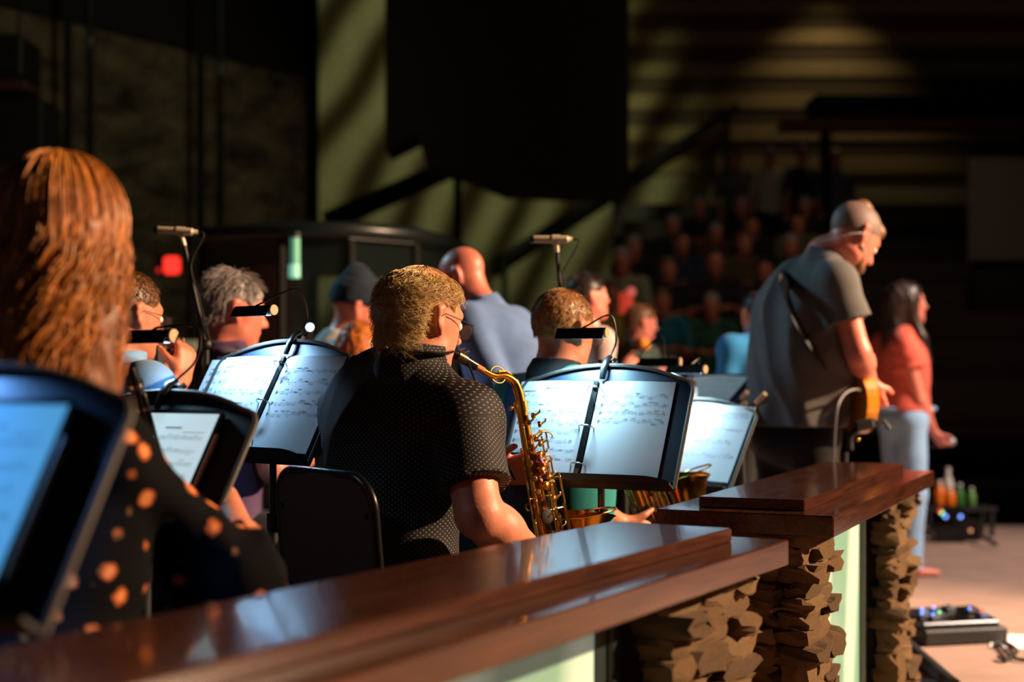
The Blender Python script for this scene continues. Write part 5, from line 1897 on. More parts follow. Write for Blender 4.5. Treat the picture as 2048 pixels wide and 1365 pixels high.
FADE = mat('hair_faded_sides', (116, 92, 84), 0.6, var=(120, 0.25))
V, F = surface([EL(LG((0, -0.014, 0.034)), Ahg, np.array([0.0785, 0.101, 0.090]) * sg_, 0.02)] + [EL(LG((q * 0.08, 0.015, -0.032)), Ahg, np.array([0.03, 0.05, 0.04]) * sg_, 0.01, True) for q in (-1, 1)], 0.006,
               clips=[(LG(HAIR_P0), -(HAIR_N @ Ahg))])
mesh_np('shaved_sides', V - offg, F, FADE, rg)
V, F = surface([RC(LG((0, 0.070, 0.080)), LG((0, -0.035, 0.105)), 0.030 * sg_, 0.030 * sg_, 0.03), RC(LG((0, -0.035, 0.100)), LG((0, -0.085, 0.06)), 0.030 * sg_, 0.018 * sg_, 0.03)], 0.006, disp=folds(4, 0.004, 150))
mesh_np('top_hair', V - offg, F, HAIR_BROWN, rg)
V, F = surface([RC(LG((q * 0.056, 0.012, -0.045)), LG((q * 0.03, 0.066, -0.088)), 0.018 * sg_, 0.022 * sg_, 0.02) for q in (-1, 1)] + [RC(LG((-0.025, 0.072, -0.098)), LG((0.025, 0.072, -0.098)), 0.021 * sg_, 0.021 * sg_, 0.02)], 0.006, disp=folds(8, 0.002, 250))
mesh_np('beard', V - offg, F, HAIR_BROWN, rg)
MB().tube(bez([LG((0.088, -0.005, 0.0)), LG((0.080, -0.045, -0.03)), LG((0.045, -0.075, -0.07)), Wg['neck'] + np.array([-0.03, -0.05, 0.03]), Wg['neck'] + np.array([-0.06, -0.03, -0.03])], 24), 0.0022, 6).build('earphone_wire', mat('wire_clear', (200, 200, 205), 0.3), rg, True, offg)
br_ = Wg['er'] + (Wg['wr'] - Wg['er']) * 0.86
dv = nrm(Wg['wr'] - Wg['er'])
MB().tube([br_ - dv * 0.006, br_ + dv * 0.006], [0.036, 0.034], 18).build('wristband', mat('wristband_pale', (214, 190, 180), 0.6), rg, True, offg)
MB().tube([br_ + dv * 0.016, br_ + dv * 0.026], [0.0345, 0.0335], 18).build('wristband', mat('wristband_red', (206, 60, 40), 0.6), rg, True, offg)

# his electric guitar, worn in front and seen edge-on
gt = empty('electric_guitar', P(1705, 850, 5.75), 'amber sunburst electric guitar hanging before the guitarist', 'guitar')
go = np.array(gt.location)
gc = P(1690, 786, 5.60)
gax = nrm(np.array([-0.30, 0.86, 0.34]))       # towards the headstock (his left)
gnm = nrm(np.cross(gax, (0, 0, 1)))
gnm = nrm(np.array([0.87, 0.42, 0.1]) - (np.array([0.87, 0.42, 0.1]) @ gax) * gax)
gup = np.cross(gnm, gax)
AMB = mat('amber_burst', (226, 140, 34), 0.22, var=(5, 0.35), coat=0.6)
gol = []
for i in range(36):
    a = 2 * math.pi * i / 36
    rx = 0.21
    ry = 0.16 + 0.03 * math.cos(2 * a) - 0.028 * math.exp(-((abs(a - math.pi / 2) if a < math.pi else abs(a - 1.5 * math.pi)) / 0.35) ** 2)
    gol.append((rx * math.cos(a), ry * math.sin(a)))


def GP(x, y, q):
    return gc + gax * x + gup * y + gnm * q


MB().prism(gol, -0.028, 0.022, GP).build('body', AMB, gt, False, go)
MB().prism([(x * 0.985, y * 0.985) for x, y in gol], 0.022, 0.0235, GP).build('top_face', mat('burst_top', (200, 116, 28), 0.2, coat=0.6), gt, False, go)
MB().prism([(-0.10, -0.09), (0.12, -0.085), (0.12, -0.02), (-0.10, -0.03)], 0.0235, 0.0255, GP).build('pickguard', BLACKG, gt, False, go)
for x in (-0.06, 0.0, 0.06):
    MB().prism([(x - 0.01, -0.035), (x + 0.01, -0.035), (x + 0.01, 0.04), (x - 0.01, 0.04)], 0.0235, 0.031, GP).build('pickup', BLACKG, gt, False, go)
MB().box(GP(-0.12, 0.0, 0.028), (0.012, 0.04, 0.006), np.array([gax, gup, gnm]), 0.002).build('bridge', CHROME, gt, False, go)
MB().prism([(0.16, -0.026), (0.62, -0.021), (0.62, 0.021), (0.16, 0.026)], 0.008, 0.03, GP).build('neck', mat('neck_maple', (196, 140, 80), 0.4), gt, False, go)
hs_ = MB().prism([(0.62, -0.021), (0.66, -0.04), (0.79, -0.03), (0.79, 0.02), (0.66, 0.03), (0.62, 0.021)], 0.0, 0.016, GP).build('headstock', EBON, gt, False, go)
for i in range(6):
    MB().cyl(GP(0.665 + 0.021 * i, 0.028, 0.008), GP(0.665 + 0.021 * i, 0.046, 0.008), 0.004, 8).build('tuning_peg', CHROME, hs_, True, go)
for i in range(6):
    y = -0.016 + 0.0064 * i
    MB().tube([GP(-0.12, y, 0.036), GP(0.62, y, 0.034)], 0.0006, 4).build('string', CHROME, gt, False, go)
for x, y in ((-0.08, -0.07), (-0.13, -0.06)):
    MB().cyl(GP(x, y, 0.0235), GP(x, y, 0.042), 0.010, 14).build('control_knob', CHROME, gt, True, go)
# strap, across his back over the left shoulder
gs = empty('guitar_strap', P(1560, 590, 5.5), 'dark patterned guitar strap slung across the grey T-shirt', 'strap')
gso = np.array(gs.location)
sp_ = bez([P(1600, 556, 5.72), P(1568, 566, 5.42), P(1592, 640, 5.33), P(1630, 700, 5.36), P(1668, 752, 5.46), P(1690, 800, 5.60)], 26)
STRAP = mat('strap_pattern', (18, 26, 34), 0.7, var=(18, 0.8))
MB().tube(sp_, 0.036, 12, flat=0.16, up=(1, -0.2, 0.6)).build('strap_band', STRAP, gs, True, gso)
MB().box(P(1690, 796, 5.56), (0.02, 0.01, 0.02), None, 0.004).build('strap_end', EBON, gs, False, gso)

# --- singer in coral blouse and pale jeans
CORAL = cloth('blouse_coral', (214, 96, 78))
JEANS = cloth('jeans_pale', (140, 178, 214))
HS = P(1814, 608, 7.8)
Js = dict(sr=P(1808, 690, 7.62), er=P(1838, 800, 7.66), wr=P(1868, 866, 7.78))
rs, Ws, offs_, Ahs, ss = person('singer in a coral puff-sleeved blouse and pale jeans, facing right', 'stand', (1814, 608), 7.8, 72, SKIN2, CORAL, JEANS, hyaw=80, hpitch=-6, vox=0.0085, female=True, sleeve=0.4, sleeve_r=1.75, hem=0.04,
                                J=Js, collar=False, barefoot=True, shirt_name='blouse', trouser_name='jeans', foldamp=0.006, handR=((0.5, 0.0, -0.7), (0.5, 0.5, 0.5), 1.0), toeyaw=84, hs=1.08)


def LS(v):
    return HS + ss * (np.asarray(v, float) @ Ahs)


V, F = surface([EL(LS((0, -0.016, 0.038)), Ahs, np.array([0.086, 0.108, 0.096]) * ss, 0.03), RC(LS((0, -0.06, 0.02)), LS((0, -0.115, -0.25)), 0.084 * ss, 0.060 * ss, 0.06),
                RC(LS((0.06, -0.02, 0.0)), LS((0.08, 0.03, -0.20)), 0.035 * ss, 0.028 * ss, 0.04), RC(LS((0.08, 0.03, -0.20)), LS((0.07, 0.07, -0.34)), 0.03 * ss, 0.014 * ss, 0.03),
                EL(LS((0, 0.10, -0.04)), Ahs, np.array([0.075, 0.085, 0.11]) * ss, 0.02, True)], 0.009, disp=folds(12, 0.006, 110))
sv, sf = hair_strands(HS, Ahs, ss, 600, RNG, 0.30, 0.012, 0.002, el=(-5, 88), az=(70, 290), K=12, drop=0.16, shell=(0.085, 0.106, 0.096), curl=0.12, wave=0.03)
mesh_np('long_hair', np.vstack([V, sv]) - offs_, np.vstack([F, sf + len(V)]), HAIR_DARK, rs)
pl = Ws['sr'] + (Ws['er'] - Ws['sr']) * 0.15
V, F = surface([EL(pl, axes(72), np.array([0.085, 0.08, 0.085]), 0.02)], 0.009, disp=folds(2, 0.010, 95))
mesh_np('puff_sleeve', V - offs_, F, CORAL, rs)
MB().tube([Ws['hip'] + np.array([0.17 * math.sin(a), 0.135 * math.cos(a), 0.05]) for a in np.linspace(0, 2 * math.pi, 25)], 0.012, 8, cap=False).build('waistband', JEANS, rs, True, offs_)
vm = empty('vocal_microphone', P(1895, 886, 7.8), 'grey vocal microphone held low by the singer in coral', 'microphone')
vo_ = np.array(vm.location)
MB().tube([P(1848, 896, 7.80), P(1892, 886, 7.80)], [0.010, 0.014], 14).build('handle', STEEL, vm, True, vo_)
MB().sphere(P(1902, 884, 7.80), 0.025, 10).build('grille', mat('mic_grille', (170, 172, 176), 0.4, 0.6), vm, True, vo_)

# --- person in vivid blue behind the guitarist
r_, W_, of_, Ah_, s_ = person('person in a vivid blue shirt mostly hidden behind the guitarist', 'stand', (1512, 628), 7.0, -20, SKIN3, cloth('shirt_vivid_blue', (34, 108, 158)), BLACKTR, vox=0.0115,
                              hair=dict(m=HAIR_DARK, n=500, length=0.02, r=0.0014), sleeve=1.8, scale=0.86)

# ------------------------------------------------------------------ microphones on booms
def boom_mic(label, a, b, clip, foot, lab2):
    """a-b: ends of the microphone body, clip: pivot below it, foot: where the stand meets the floor"""
    o = empty('condenser_microphone', clip, label, 'microphone', 'slim condenser microphones on booms')
    off = np.array(o.location)
    d = nrm(b - a)
    L = np.linalg.norm(b - a)
    MB().tube([a, a + d * L * 0.03, a + d * L * 0.88, a + d * L * 0.9, b], [0.0115, 0.0122, 0.0122, 0.009, 0.007], 18).build('barrel', MICB, o, True, off)
    MB().tube([a - d * 0.002, a + d * 0.012], 0.0126, 18).build('capsule_grille', STEEL, o, True, off)
    m = a + (b - a) * 0.62
    MB().tube([m - d * 0.014, m + d * 0.014], 0.0148, 14, cap=False).build('clip_ring', MICB, o, True, off)
    MB().tube([m + np.array([0, 0, -0.012]), clip], [0.0085, 0.0075], 10).build('clip_stem', MICB, o, True, off)
    s = empty('microphone_stand', (foot[0], foot[1], 0), lab2, 'microphone stand', 'boom microphone stands')
    so_ = np.array(s.location)
    top = np.array([foot[0], foot[1], foot[2]])
    MB().tube([clip, top], 0.0065, 10).build('boom', BLACK, s, True, so_)
    MB().sphere(top, 0.02, 8).build('pivot', BLACK, s, True, so_)
    MB().cyl((foot[0], foot[1], 0.0), top, 0.0105, 12).build('pole', BLACK, s, True, so_)
    MB().tube([(foot[0], foot[1], 0.0), (foot[0], foot[1], 0.02), (foot[0], foot[1], 0.03)], [0.13, 0.13, 0.03], 24).build('round_base', BLACK, s, True, so_)
    cab = bez([b, b + d * 0.02 + np.array([0, 0, -0.01]), clip + np.array([0.02, 0.0, -0.06]), (clip + top) / 2 + np.array([0.012, -0.01, 0]), top + np.array([0.015, 0, 0])], 20)
    MB().tube(cab, 0.003, 6).build('cable', RUBBER, s, True, so_)


boom_mic('champagne condenser microphone on the left boom, before the stone wall', P(309, 460, 4.5), P(395, 465, 4.5), P(369, 492, 4.5), P(412, 690, 4.52), 'black boom stand carrying the left condenser microphone')
boom_mic('champagne condenser microphone on the right boom, above the teal-shirted man', P(1060, 479, 4.6), P(1145, 479, 4.6), P(1114, 505, 4.6), P(1122, 600, 4.62), 'black boom stand carrying the right condenser microphone')

# ------------------------------------------------------------------ drum booth with a dark roof, far left
db = empty('drum_booth', (-1.3, 9.4, 0), 'clear-panelled booth with a thick dark curved roof behind the band', 'booth')
do = np.array(db.location)
ROOFM = mat('booth_roof_dark', (18, 26, 27), 0.35)
zr = ZC + 275 * 8.0 / FPX
pa = [P(402, 470, 8.0), P(560, 470, 7.7), P(700, 470, 7.7), P(830, 470, 8.0), P(905, 470, 8.6), P(945, 470, 9.6), P(930, 470, 10.8), P(420, 470, 10.8)]
ol = [(p[0] - do[0], p[1] - do[1]) for p in pa]
MB().prism(ol, zr - 0.05, zr + 0.03).build('roof', ROOFM, db)
MB().tube([np.array([x, y, zr + 0.0]) for x, y in ol[:6]], 0.045, 10).build('roof_rim', ROOFM, db, True)
pts_ = [(ol[0], 0.03), (ol[1], 0.022), (ol[2], 0.022), (ol[3], 0.022), (ol[4], 0.022), (ol[6], 0.03), (ol[7], 0.03)]
for (x, y), r_ in pts_:
    MB().cyl((x, y + 0.05, 0), (x, y + 0.05, zr - 0.05), r_, 12).build('post', VOID, db, True)
for i in range(4):
    a, b = np.array(ol[i]), np.array(ol[i + 1])
    c = (a + b) / 2
    d = nrm(np.append(b - a, 0))
    n = np.array([-d[1], d[0], 0])
    MB().box(np.array([c[0], c[1] + 0.05, zr / 2 - 0.02]), (np.linalg.norm(b - a) / 2 - 0.03, 0.006, zr / 2 - 0.05), np.array([d, n, [0, 0, 1.0]])).build('clear_panel', CLEAR, db)
MB().box((0.25, 1.36, zr * 0.66), (0.95, 0.05, 0.05)).build('cross_rail', ROOFM, db)
# reddish drapery strips hanging inside
for i, (px, c_) in enumerate(((492, (92, 64, 60)), (520, (110, 84, 70)), (548, (120, 90, 84)), (572, (104, 70, 74)))):
    p = P(px, 745, 9.6) - do
    b = MB()
    for k_ in range(4):
        b.tube([(p[0] - 0.03 + 0.022 * k_, p[1], 0.6), (p[0] - 0.032 + 0.023 * k_, p[1] + 0.02, 1.2), (p[0] - 0.03 + 0.021 * k_, p[1], zr - 0.05)], 0.017, 8)
    b.build('curtain_strip', cloth('curtain_%d' % i, c_), db, True)
# glowing green-white bar that paints a teal reflection at the booth roof
tl = db
tlo = do
TUBE = mat('reflection_glow', (120, 200, 170), 0.4, emit=((110, 190, 160), 0.22))
TUBE2 = mat('reflection_glow_tip', (150, 220, 190), 0.4, emit=((140, 220, 190), 0.6))
MB().tube([P(590, 474, 7.55), P(590, 530, 7.55)], 0.026, 12).build('reflection_bar', TUBE, tl, True, tlo)
MB().tube([P(589, 530, 7.55), P(589, 556, 7.55)], 0.03, 12).build('reflection_tip', TUBE2, tl, True, tlo)
MB().tube([P(590, 466, 7.55), P(590, 476, 7.55)], 0.032, 12).build('reflection_cap', BLACK, tl, True, tlo)
# exit sign
ex = empty('exit_sign', P(344, 531, 10.9), 'small glowing red exit sign low on the stone wall', 'sign')
eo = np.array(ex.location)
MB().box(P(344, 531, 10.9), (0.062, 0.03, 0.068), None, 0.02).build('lit_face', REDLED, ex, False, eo)
MB().box(P(340, 531, 10.97), (0.10, 0.03, 0.085), None, 0.01).build('housing', BLACK, ex, False, eo)
rl = empty('indicator_lamp', P(317, 541, 10.9), 'tiny round red indicator beside the exit sign', 'lamp')
ro = np.array(rl.location)
MB().sphere(P(317, 541, 10.9), 0.018, 8).build('bulb', mat('led_red_dim', (230, 50, 40), 0.4, emit=((230, 50, 40), 0.7)), rl, True, ro)
MB().cyl(P(317, 541, 10.93), P(317, 541, 11.0), 0.03, 12).build('bezel', BLACK, rl, True, ro)
# distant pin light and pale cabinet on the left
pl_ = empty('pin_light', P(620, 655, 7.2), 'tiny bright white point lamp left of the beanie', 'lamp')
po = np.array(pl_.location)
MB().sphere(P(620, 655, 7.2), 0.011, 8).build('bulb', mat('pin_led', (240, 250, 255), 0.3, emit=((220, 240, 255), 16.0)), pl_, True, po)
MB().cyl((P(620, 655, 7.22)[0], 7.22, 0.0), P(620, 662, 7.22), 0.008, 8).build('stalk', BLACK, pl_, True, po)
gb = empty('storage_case', (P(352, 690, 8.6)[0], 8.6, 0), 'pale green-grey case behind the man in pale blue', 'case')
MB().box((0, 0, 0.62 + ZC - 0.55), (0.16, 0.12, 0.12), bev=0.01).build('lid', mat('case_grey', (150, 166, 156), 0.6), gb)
MB().box((0, 0, 0.53), (0.17, 0.13, 0.53), bev=0.01).build('body', BLACK, gb)
# loudspeaker stack, far left
for py0, py1, x0, x1, lab in ((82, 168, -70, 64, 'upper black loudspeaker cabinet hung at the far left'), (205, 338, -60, 104, 'larger lower black loudspeaker cabinet hung at the far left')):
    c = (P(x0, py0, 9.6) + P(x1, py1, 9.6)) / 2
    hw = (P(x1, 0, 9.6)[0] - P(x0, 0, 9.6)[0]) / 2
    hh = (P(0, py0, 9.6)[2] - P(0, py1, 9.6)[2]) / 2
    o = empty('loudspeaker', c, lab, 'loudspeaker', 'hung loudspeakers')
    MB().box((0, 0, 0), (hw, 0.2, hh), bev=0.02).build('cabinet', BLACK, o)
    MB().box((0, -0.205, 0), (hw - 0.03, 0.01, hh - 0.03), bev=0.005).build('grille', VOID, o)
    MB().box((0, 0, -hh - 0.04), (hw + 0.01, 0.18, 0.035), bev=0.005).build('bracket', mat('bracket_brown', (84, 46, 32), 0.6), o)
    for sx in (-1, 1):
        MB().cyl((sx * hw * 0.6, 0, hh), (sx * hw * 0.6, 0, (8.25 if py0 < 100 else P(0, 178, 9.6)[2]) - c[2]), 0.008, 6).build('hanging_cable', STEEL, o, True)

# ------------------------------------------------------------------ things about the guitarist
gst = empty('instrument_stand', P(1690, 900, 5.4) * (1, 1, 0), 'black instrument stand with a forked yoke and bent arm beyond the wall', 'instrument stand')
gso_ = np.array(gst.location)
b0 = P(1690, 905, 5.4)
MB().tube([(b0[0], b0[1], 0.05), b0], 0.012, 12).build('pole', BLACK, gst, True, gso_)
MB().tube(bez([P(1700, 900, 5.4), P(1702, 872, 5.4), P(1728, 852, 5.4), P(1750, 842, 5.4)], 12), 0.013, 10).build('yoke', BLACK, gst, True, gso_)
MB().box(P(1728, 850, 5.4), (0.035, 0.022, 0.02), axes(0, 0, -12), 0.006).build('clamp', BLACK, gst, False, gso_)
MB().tube([P(1742, 852, 5.4), P(1768, 842, 5.4), P(1778, 858, 5.4)], 0.0085, 10).build('bent_arm', BLACK, gst, True, gso_)
MB().sphere(P(1716, 880, 5.37), 0.006, 6).build('bolt', BRASSL, gst, True, gso_)
for q in range(3):
    a = q * 2.0944 + 0.3
    MB().tube([(b0[0], b0[1], 0.14), (b0[0] + 0.13 * math.cos(a), b0[1] + 0.13 * math.sin(a), 0.012)], 0.010, 8).build('leg', BLACK, gst, True, gso_)
cb_ = empty('instrument_cable', P(1668, 910, 5.15) * (1, 1, 0), 'thin grey cable looping up to the guitar', 'cable')
cbo = np.array(cb_.location)
MB().tube(bez([(P(1664, 0, 5.3)[0], 5.3, 0.01), P(1664, 1000, 5.3), P(1668, 900, 5.3), P(1674, 820, 5.3), P(1690, 788, 5.35), P(1716, 780, 5.4), P(1732, 800, 5.45), P(1737, 835, 5.5)], 40), 0.005, 8).build('cable', mat('cable_grey', (92, 82, 84), 0.5), cb_, True, cbo)
# spare stand with chrome clamps between sheet and guitarist
ms = empty('boom_stand', (P(1506, 0, 5.05)[0], 5.05, 0), 'black boom stand with small chrome clamps left of the guitarist', 'stand')
mo = np.array(ms.location)
MB().tube([(mo[0], mo[1], 0.02), P(1478, 822, 5.05)], 0.011, 10).build('pole', BLACK, ms, True, mo)
MB().tube([(mo[0], mo[1], 0.02), (mo[0], mo[1], 0.035)], [0.12, 0.05], 20).build('round_base', BLACK, ms, True, mo)
MB().tube([P(1420, 815, 5.05), P(1478, 820, 5.05), P(1536, 800, 5.05)], 0.010, 10).build('boom', BLACK, ms, True, mo)
for x, y, x2, y2 in ((1484, 797, 1494, 785), (1512, 806, 1530, 788), (1472, 832, 1478, 824), (1484, 812, 1492, 806), (1486, 826, 1490, 818)):
    MB().tube([P(x, y, 5.03), P(x2, y2, 4.99)], 0.009, 12).build('chrome_clamp', mat('clamp_brass', (214, 190, 160), 0.25, 0.9), ms, True, mo)

# ------------------------------------------------------------------ things on the stage floor, right
pb = empty('pedalboard', (P(1900, 0, 5.9)[0], 5.9, 0), 'black pedalboard with blue-lit switches on the pale carpet', 'pedalboard')
Apb = axes(-14)
MB().box((0, 0, 0.035), (0.19, 0.13, 0.032), Apb, 0.008).build('base', BLACK, pb)
MB().box((0.0, 0.02, 0.085), (0.175, 0.10, 0.018), np.array([Apb[0], nrm(Apb[1] + 0.16 * Apb[2]), nrm(Apb[2] - 0.16 * Apb[1])]), 0.006).build('tilted_deck', BLACKG, pb)
rr = random.Random(4)
for i, (u, v) in enumerate(((-0.14, -0.03), (-0.10, -0.05), (-0.06, -0.03), (-0.11, 0.02), (-0.05, 0.03), (0.03, 0.05), (0.10, 0.0), (0.13, -0.04))):
    c = np.array([0, 0.02, 0.106]) + Apb[0] * u + Apb[1] * v + np.array([0, 0, 0.16 * v])
    pd = MB().box(c, (0.021, 0.026, 0.012), Apb, 0.003).build('pedal', mat('pedal_%d' % (i % 4), ((40, 52, 80), (60, 66, 76), (28, 30, 34), (70, 90, 130))[i % 4], 0.4), pb)
    MB().sphere(c + np.array([0, 0, 0.014]), 0.007, 6).build('indicator', (BLUELED, BLUELED, GREENLED, BLUELED, BLUELED, BLACKG, BLUELED, REDLED)[i], pd, True)
    MB().cyl(c + Apb[1] * -0.014, c + Apb[1] * -0.014 + np.array([0, 0, 0.018]), 0.006, 8).build('footswitch', CHROME, pd, True)
pt = empty('paper_sheet', (P(2052, 0, 5.75)[0], 5.75, 0.001), 'white paper lying on the carpet right of the pedalboard', 'paper')
MB().box((0.02, 0.08, 0.002), (0.13, 0.16, 0.0012), axes(20)).build('sheet', PAPER, pt)
for i, pts2 in enumerate(([(1985, 1300, 5.72), (2000, 1292, 5.7), (2020, 1318, 5.5), (2048, 1330, 5.42), (2090, 1340, 5.4)], [(1990, 1290, 5.75), (2010, 1280, 5.78), (2034, 1300, 5.6), (2012, 1330, 5.42), (1996, 1322, 5.48)])):
    c = empty('floor_cable', (P(2000, 0, 5.6)[0], 5.6, 0), ('black cable trailing right from the pedalboard', 'coiled black cable loop beside the pedalboard')[i], 'cable')
    co_ = np.array(c.location)
    q = [np.array([P(a, 745, d)[0], d, 0.012]) for a, b, d in pts2]
    MB().tube(bez(q, 24), 0.007, 8).build('cable', RUBBER, c, True, co_)
tr_ = empty('cable_ramp', (P(1850, 0, 5.3)[0], 5.3, 0), 'dark tube lying slantwise below the pedalboard', 'tube')
MB().tube([np.array([P(1800, 745, 5.75)[0], 5.75, 0.03]) - np.array(tr_.location), np.array([P(1905, 745, 4.9)[0], 4.9, 0.03]) - np.array(tr_.location)], 0.028, 12).build('tube', RUBBER, tr_, True)
MB().tube([np.array([P(1905, 745, 4.9)[0], 4.9, 0.03]) - np.array(tr_.location), np.array([P(1908, 745, 4.87)[0], 4.87, 0.03]) - np.array(tr_.location)], 0.030, 12).build('end_cap', BLACK, tr_, True)
# far gear cluster behind the singer
fg = empty('effects_rack', (P(1920, 0, 9.3)[0], 9.3, 0), 'cluster of dark effects boxes with tiny lights behind the singer', 'effects unit')
fo = np.array(fg.location)
for i, (px, py, d, hx, hy, hz) in enumerate(((1895, 1068, 9.3, 0.10, 0.08, 0.05), (1930, 1058, 9.4, 0.09, 0.08, 0.07), (1912, 1035, 9.6, 0.07, 0.06, 0.10))):
    c = P(px, py, d)
    MB().box((c[0] - fo[0], c[1] - fo[1], hz), (hx, hy, hz), axes(10 * i), 0.012).build('unit', BLACKG, fg)
for px, py, m_ in ((1880, 1023, REDLED), (1884, 1027, GREENLED), (1891, 1034, BLUELED), (1921, 1034, BLUELED), (1941, 1062, mat('led_amber', (240, 170, 110), 0.4, emit=((240, 170, 110), 0.8)))):
    MB().sphere(P(px, py, 9.18) - fo, 0.011, 6).build('indicator', m_, fg, True)
MB().tube([P(1955, 1068, 9.2) - fo, P(1975, 1080, 9.0) - fo, P(1992, 1090, 8.9) - fo], 0.014, 8).build('folded_leg', BLACK, fg, True)


def bottle(label, px, py0, py1, d, col, r=0.03, neck=True):
    c = P(px, 745, d)
    zt_ = P(px, py0, d)[2]
    zb_ = max(0.0, P(px, py1, d)[2])
    o = empty('bottle', (c[0], d, zb_), label, 'bottle', 'bottles behind the singer')
    h = zt_ - zb_
    MB().tube([(0, 0, 0), (0, 0, h * 0.04), (0, 0, h * 0.62), (0, 0, h * 0.78), (0, 0, h * 0.9)], [r * 0.9, r, r, r * 0.5, r * 0.4], 14).build('bottle_body', col, o, True)
    MB().tube([(0, 0, h * 0.9), (0, 0, h)], r * 0.48, 12).build('cap', WHITE, o, True)
    return o


tb_ = empty('low_table', (P(1912, 0, 9.7)[0], 9.7, 0), 'low dark table behind the singer carrying the bottles', 'table')
tz = P(0, 1012, 9.7)[2]
MB().box((0, 0, tz - 0.015), (0.24, 0.13, 0.015), bev=0.004).build('top', BLACK, tb_)
for sx in (-1, 1):
    for sy in (-1, 1):
        MB().box((sx * 0.21, sy * 0.1, (tz - 0.03) / 2), (0.014, 0.014, (tz - 0.03) / 2)).build('leg', BLACK, tb_)
bottle('orange bottle leftmost behind the singer', 1879, 962, 1012, 9.65, mat('bottle_orange', (222, 112, 20), 0.35), 0.04)
bottle('second orange bottle under the white one behind the singer', 1900, 972, 1012, 9.62, mat('bottle_orange', (222, 112, 20), 0.35), 0.036)
bottle('tall white bottle behind the singer', 1896, 936, 1012, 9.78, mat('bottle_white', (206, 200, 192), 0.4), 0.036)
bottle('dark green bottle beside the white one', 1919, 968, 1012, 9.7, mat('bottle_green', (50, 110, 50), 0.35), 0.032)
bottle('light green bottle rightmost behind the singer', 1943, 976, 1012, 9.7, mat('bottle_lime', (96, 140, 70), 0.35), 0.028)

# small score lying on the wall cap's far side and notebook by the bell
nb = empty('notebook', P(1398, 975, 4.0), 'dark flat notebook on the wall cap beside the brass bell', 'notebook')
# colourful toys of light under the white sheet
for px, py, d, r_, m_, lab in ((1420, 966, 5.6, 0.05, mat('pouch_orange', (210, 92, 34), 0.6), 'orange pouch on the stool beneath the white sheet'), (1446, 958, 5.7, 0.042, mat('pouch_green', (50, 120, 70), 0.6), 'green pouch on the stool beneath the white sheet')):
    c = P(px, py, d)
    o = empty('pouch', (c[0], d, 0.62), lab, 'pouch')
    V, F = surface([EL((0, 0, r_ * 0.9), np.eye(3), (r_ * 1.2, r_, r_ * 0.9), 0.02), RC((-r_ * 0.5, 0, r_ * 1.5), (r_ * 0.5, 0, r_ * 1.5), r_ * 0.3, r_ * 0.3, 0.03)], 0.008, clips=[((0, 0, 0), (0, 0, -1))])
    mesh_np('bag', V, F, m_, o)
    MB().tube([(-r_ * 0.5, 0, r_ * 1.7), (0, 0, r_ * 2.1), (r_ * 0.5, 0, r_ * 1.7)], 0.004, 6).build('handle', BLACK, o, True)
sl = empty('stool', (P(1432, 0, 5.66)[0], 5.66, 0), 'dark round stool beneath the pouches', 'stool')
MB().tube([(0, 0, 0.58), (0, 0, 0.595), (0, 0, 0.618)], [0.15, 0.16, 0.15], 24).build('seat', BLACK, sl, True)
for q in range(4):
    a = q * math.pi / 2 + 0.4
    MB().tube([(0.10 * math.cos(a), 0.10 * math.sin(a), 0.59), (0.17 * math.cos(a), 0.17 * math.sin(a), 0.012)], 0.011, 8).build('leg', BLACK, sl, True)
# red lantern-like lamp in the audience
rd = empty('red_lamp', (P(1253, 0, 9.2)[0], 9.2, 0), 'red glowing cylinder lamp on a pole behind the band', 'lamp')
rdo = np.array(rd.location)
MB().tube([P(1252, 586, 9.2), P(1252, 628, 9.2)], 0.045, 14).build('glass', PINKLAMP, rd, True, rdo)
MB().sphere(P(1262, 584, 9.16), 0.032, 8).build('highlight_bulb', mat('lamp_pink', (230, 110, 100), 0.3, emit=((230, 110, 100), 0.5)), rd, True, rdo)
MB().tube([(rdo[0], 9.2, 0), P(1252, 628, 9.2)], 0.015, 8).build('pole', BLACK, rd, True, rdo)
MB().tube([(rdo[0], 9.2, 0), (rdo[0], 9.2, 0.02)], 0.14, 18).build('base', BLACK, rd, True, rdo)

# ------------------------------------------------------------------ the audience
PEW = mat('pew_dark', (44, 30, 24), 0.6)
for i, (y0, zt_) in enumerate(RAKE):
    o = empty('pew', (4.6, y0 + 0.68, zt_), ('lowest', 'second', 'third', 'fourth', 'fifth', 'sixth', 'seventh', 'topmost')[i] + ' of the dark pews climbing the raked seating', 'pew', 'pews on the raked seating')
    hx = 3.2
    MB().box((0, 0, 0.42), (hx, 0.2, 0.02), bev=0.006).build('seat', PEW, o)
    MB().box((0, 0.22, 0.62), (hx, 0.02, 0.24), bev=0.006).build('back', PEW, o)
    for x in (-hx + 0.1, 0, hx - 0.1):
        MB().box((x, 0.02, 0.2), (0.03, 0.2, 0.2)).build('support', PEW, o)


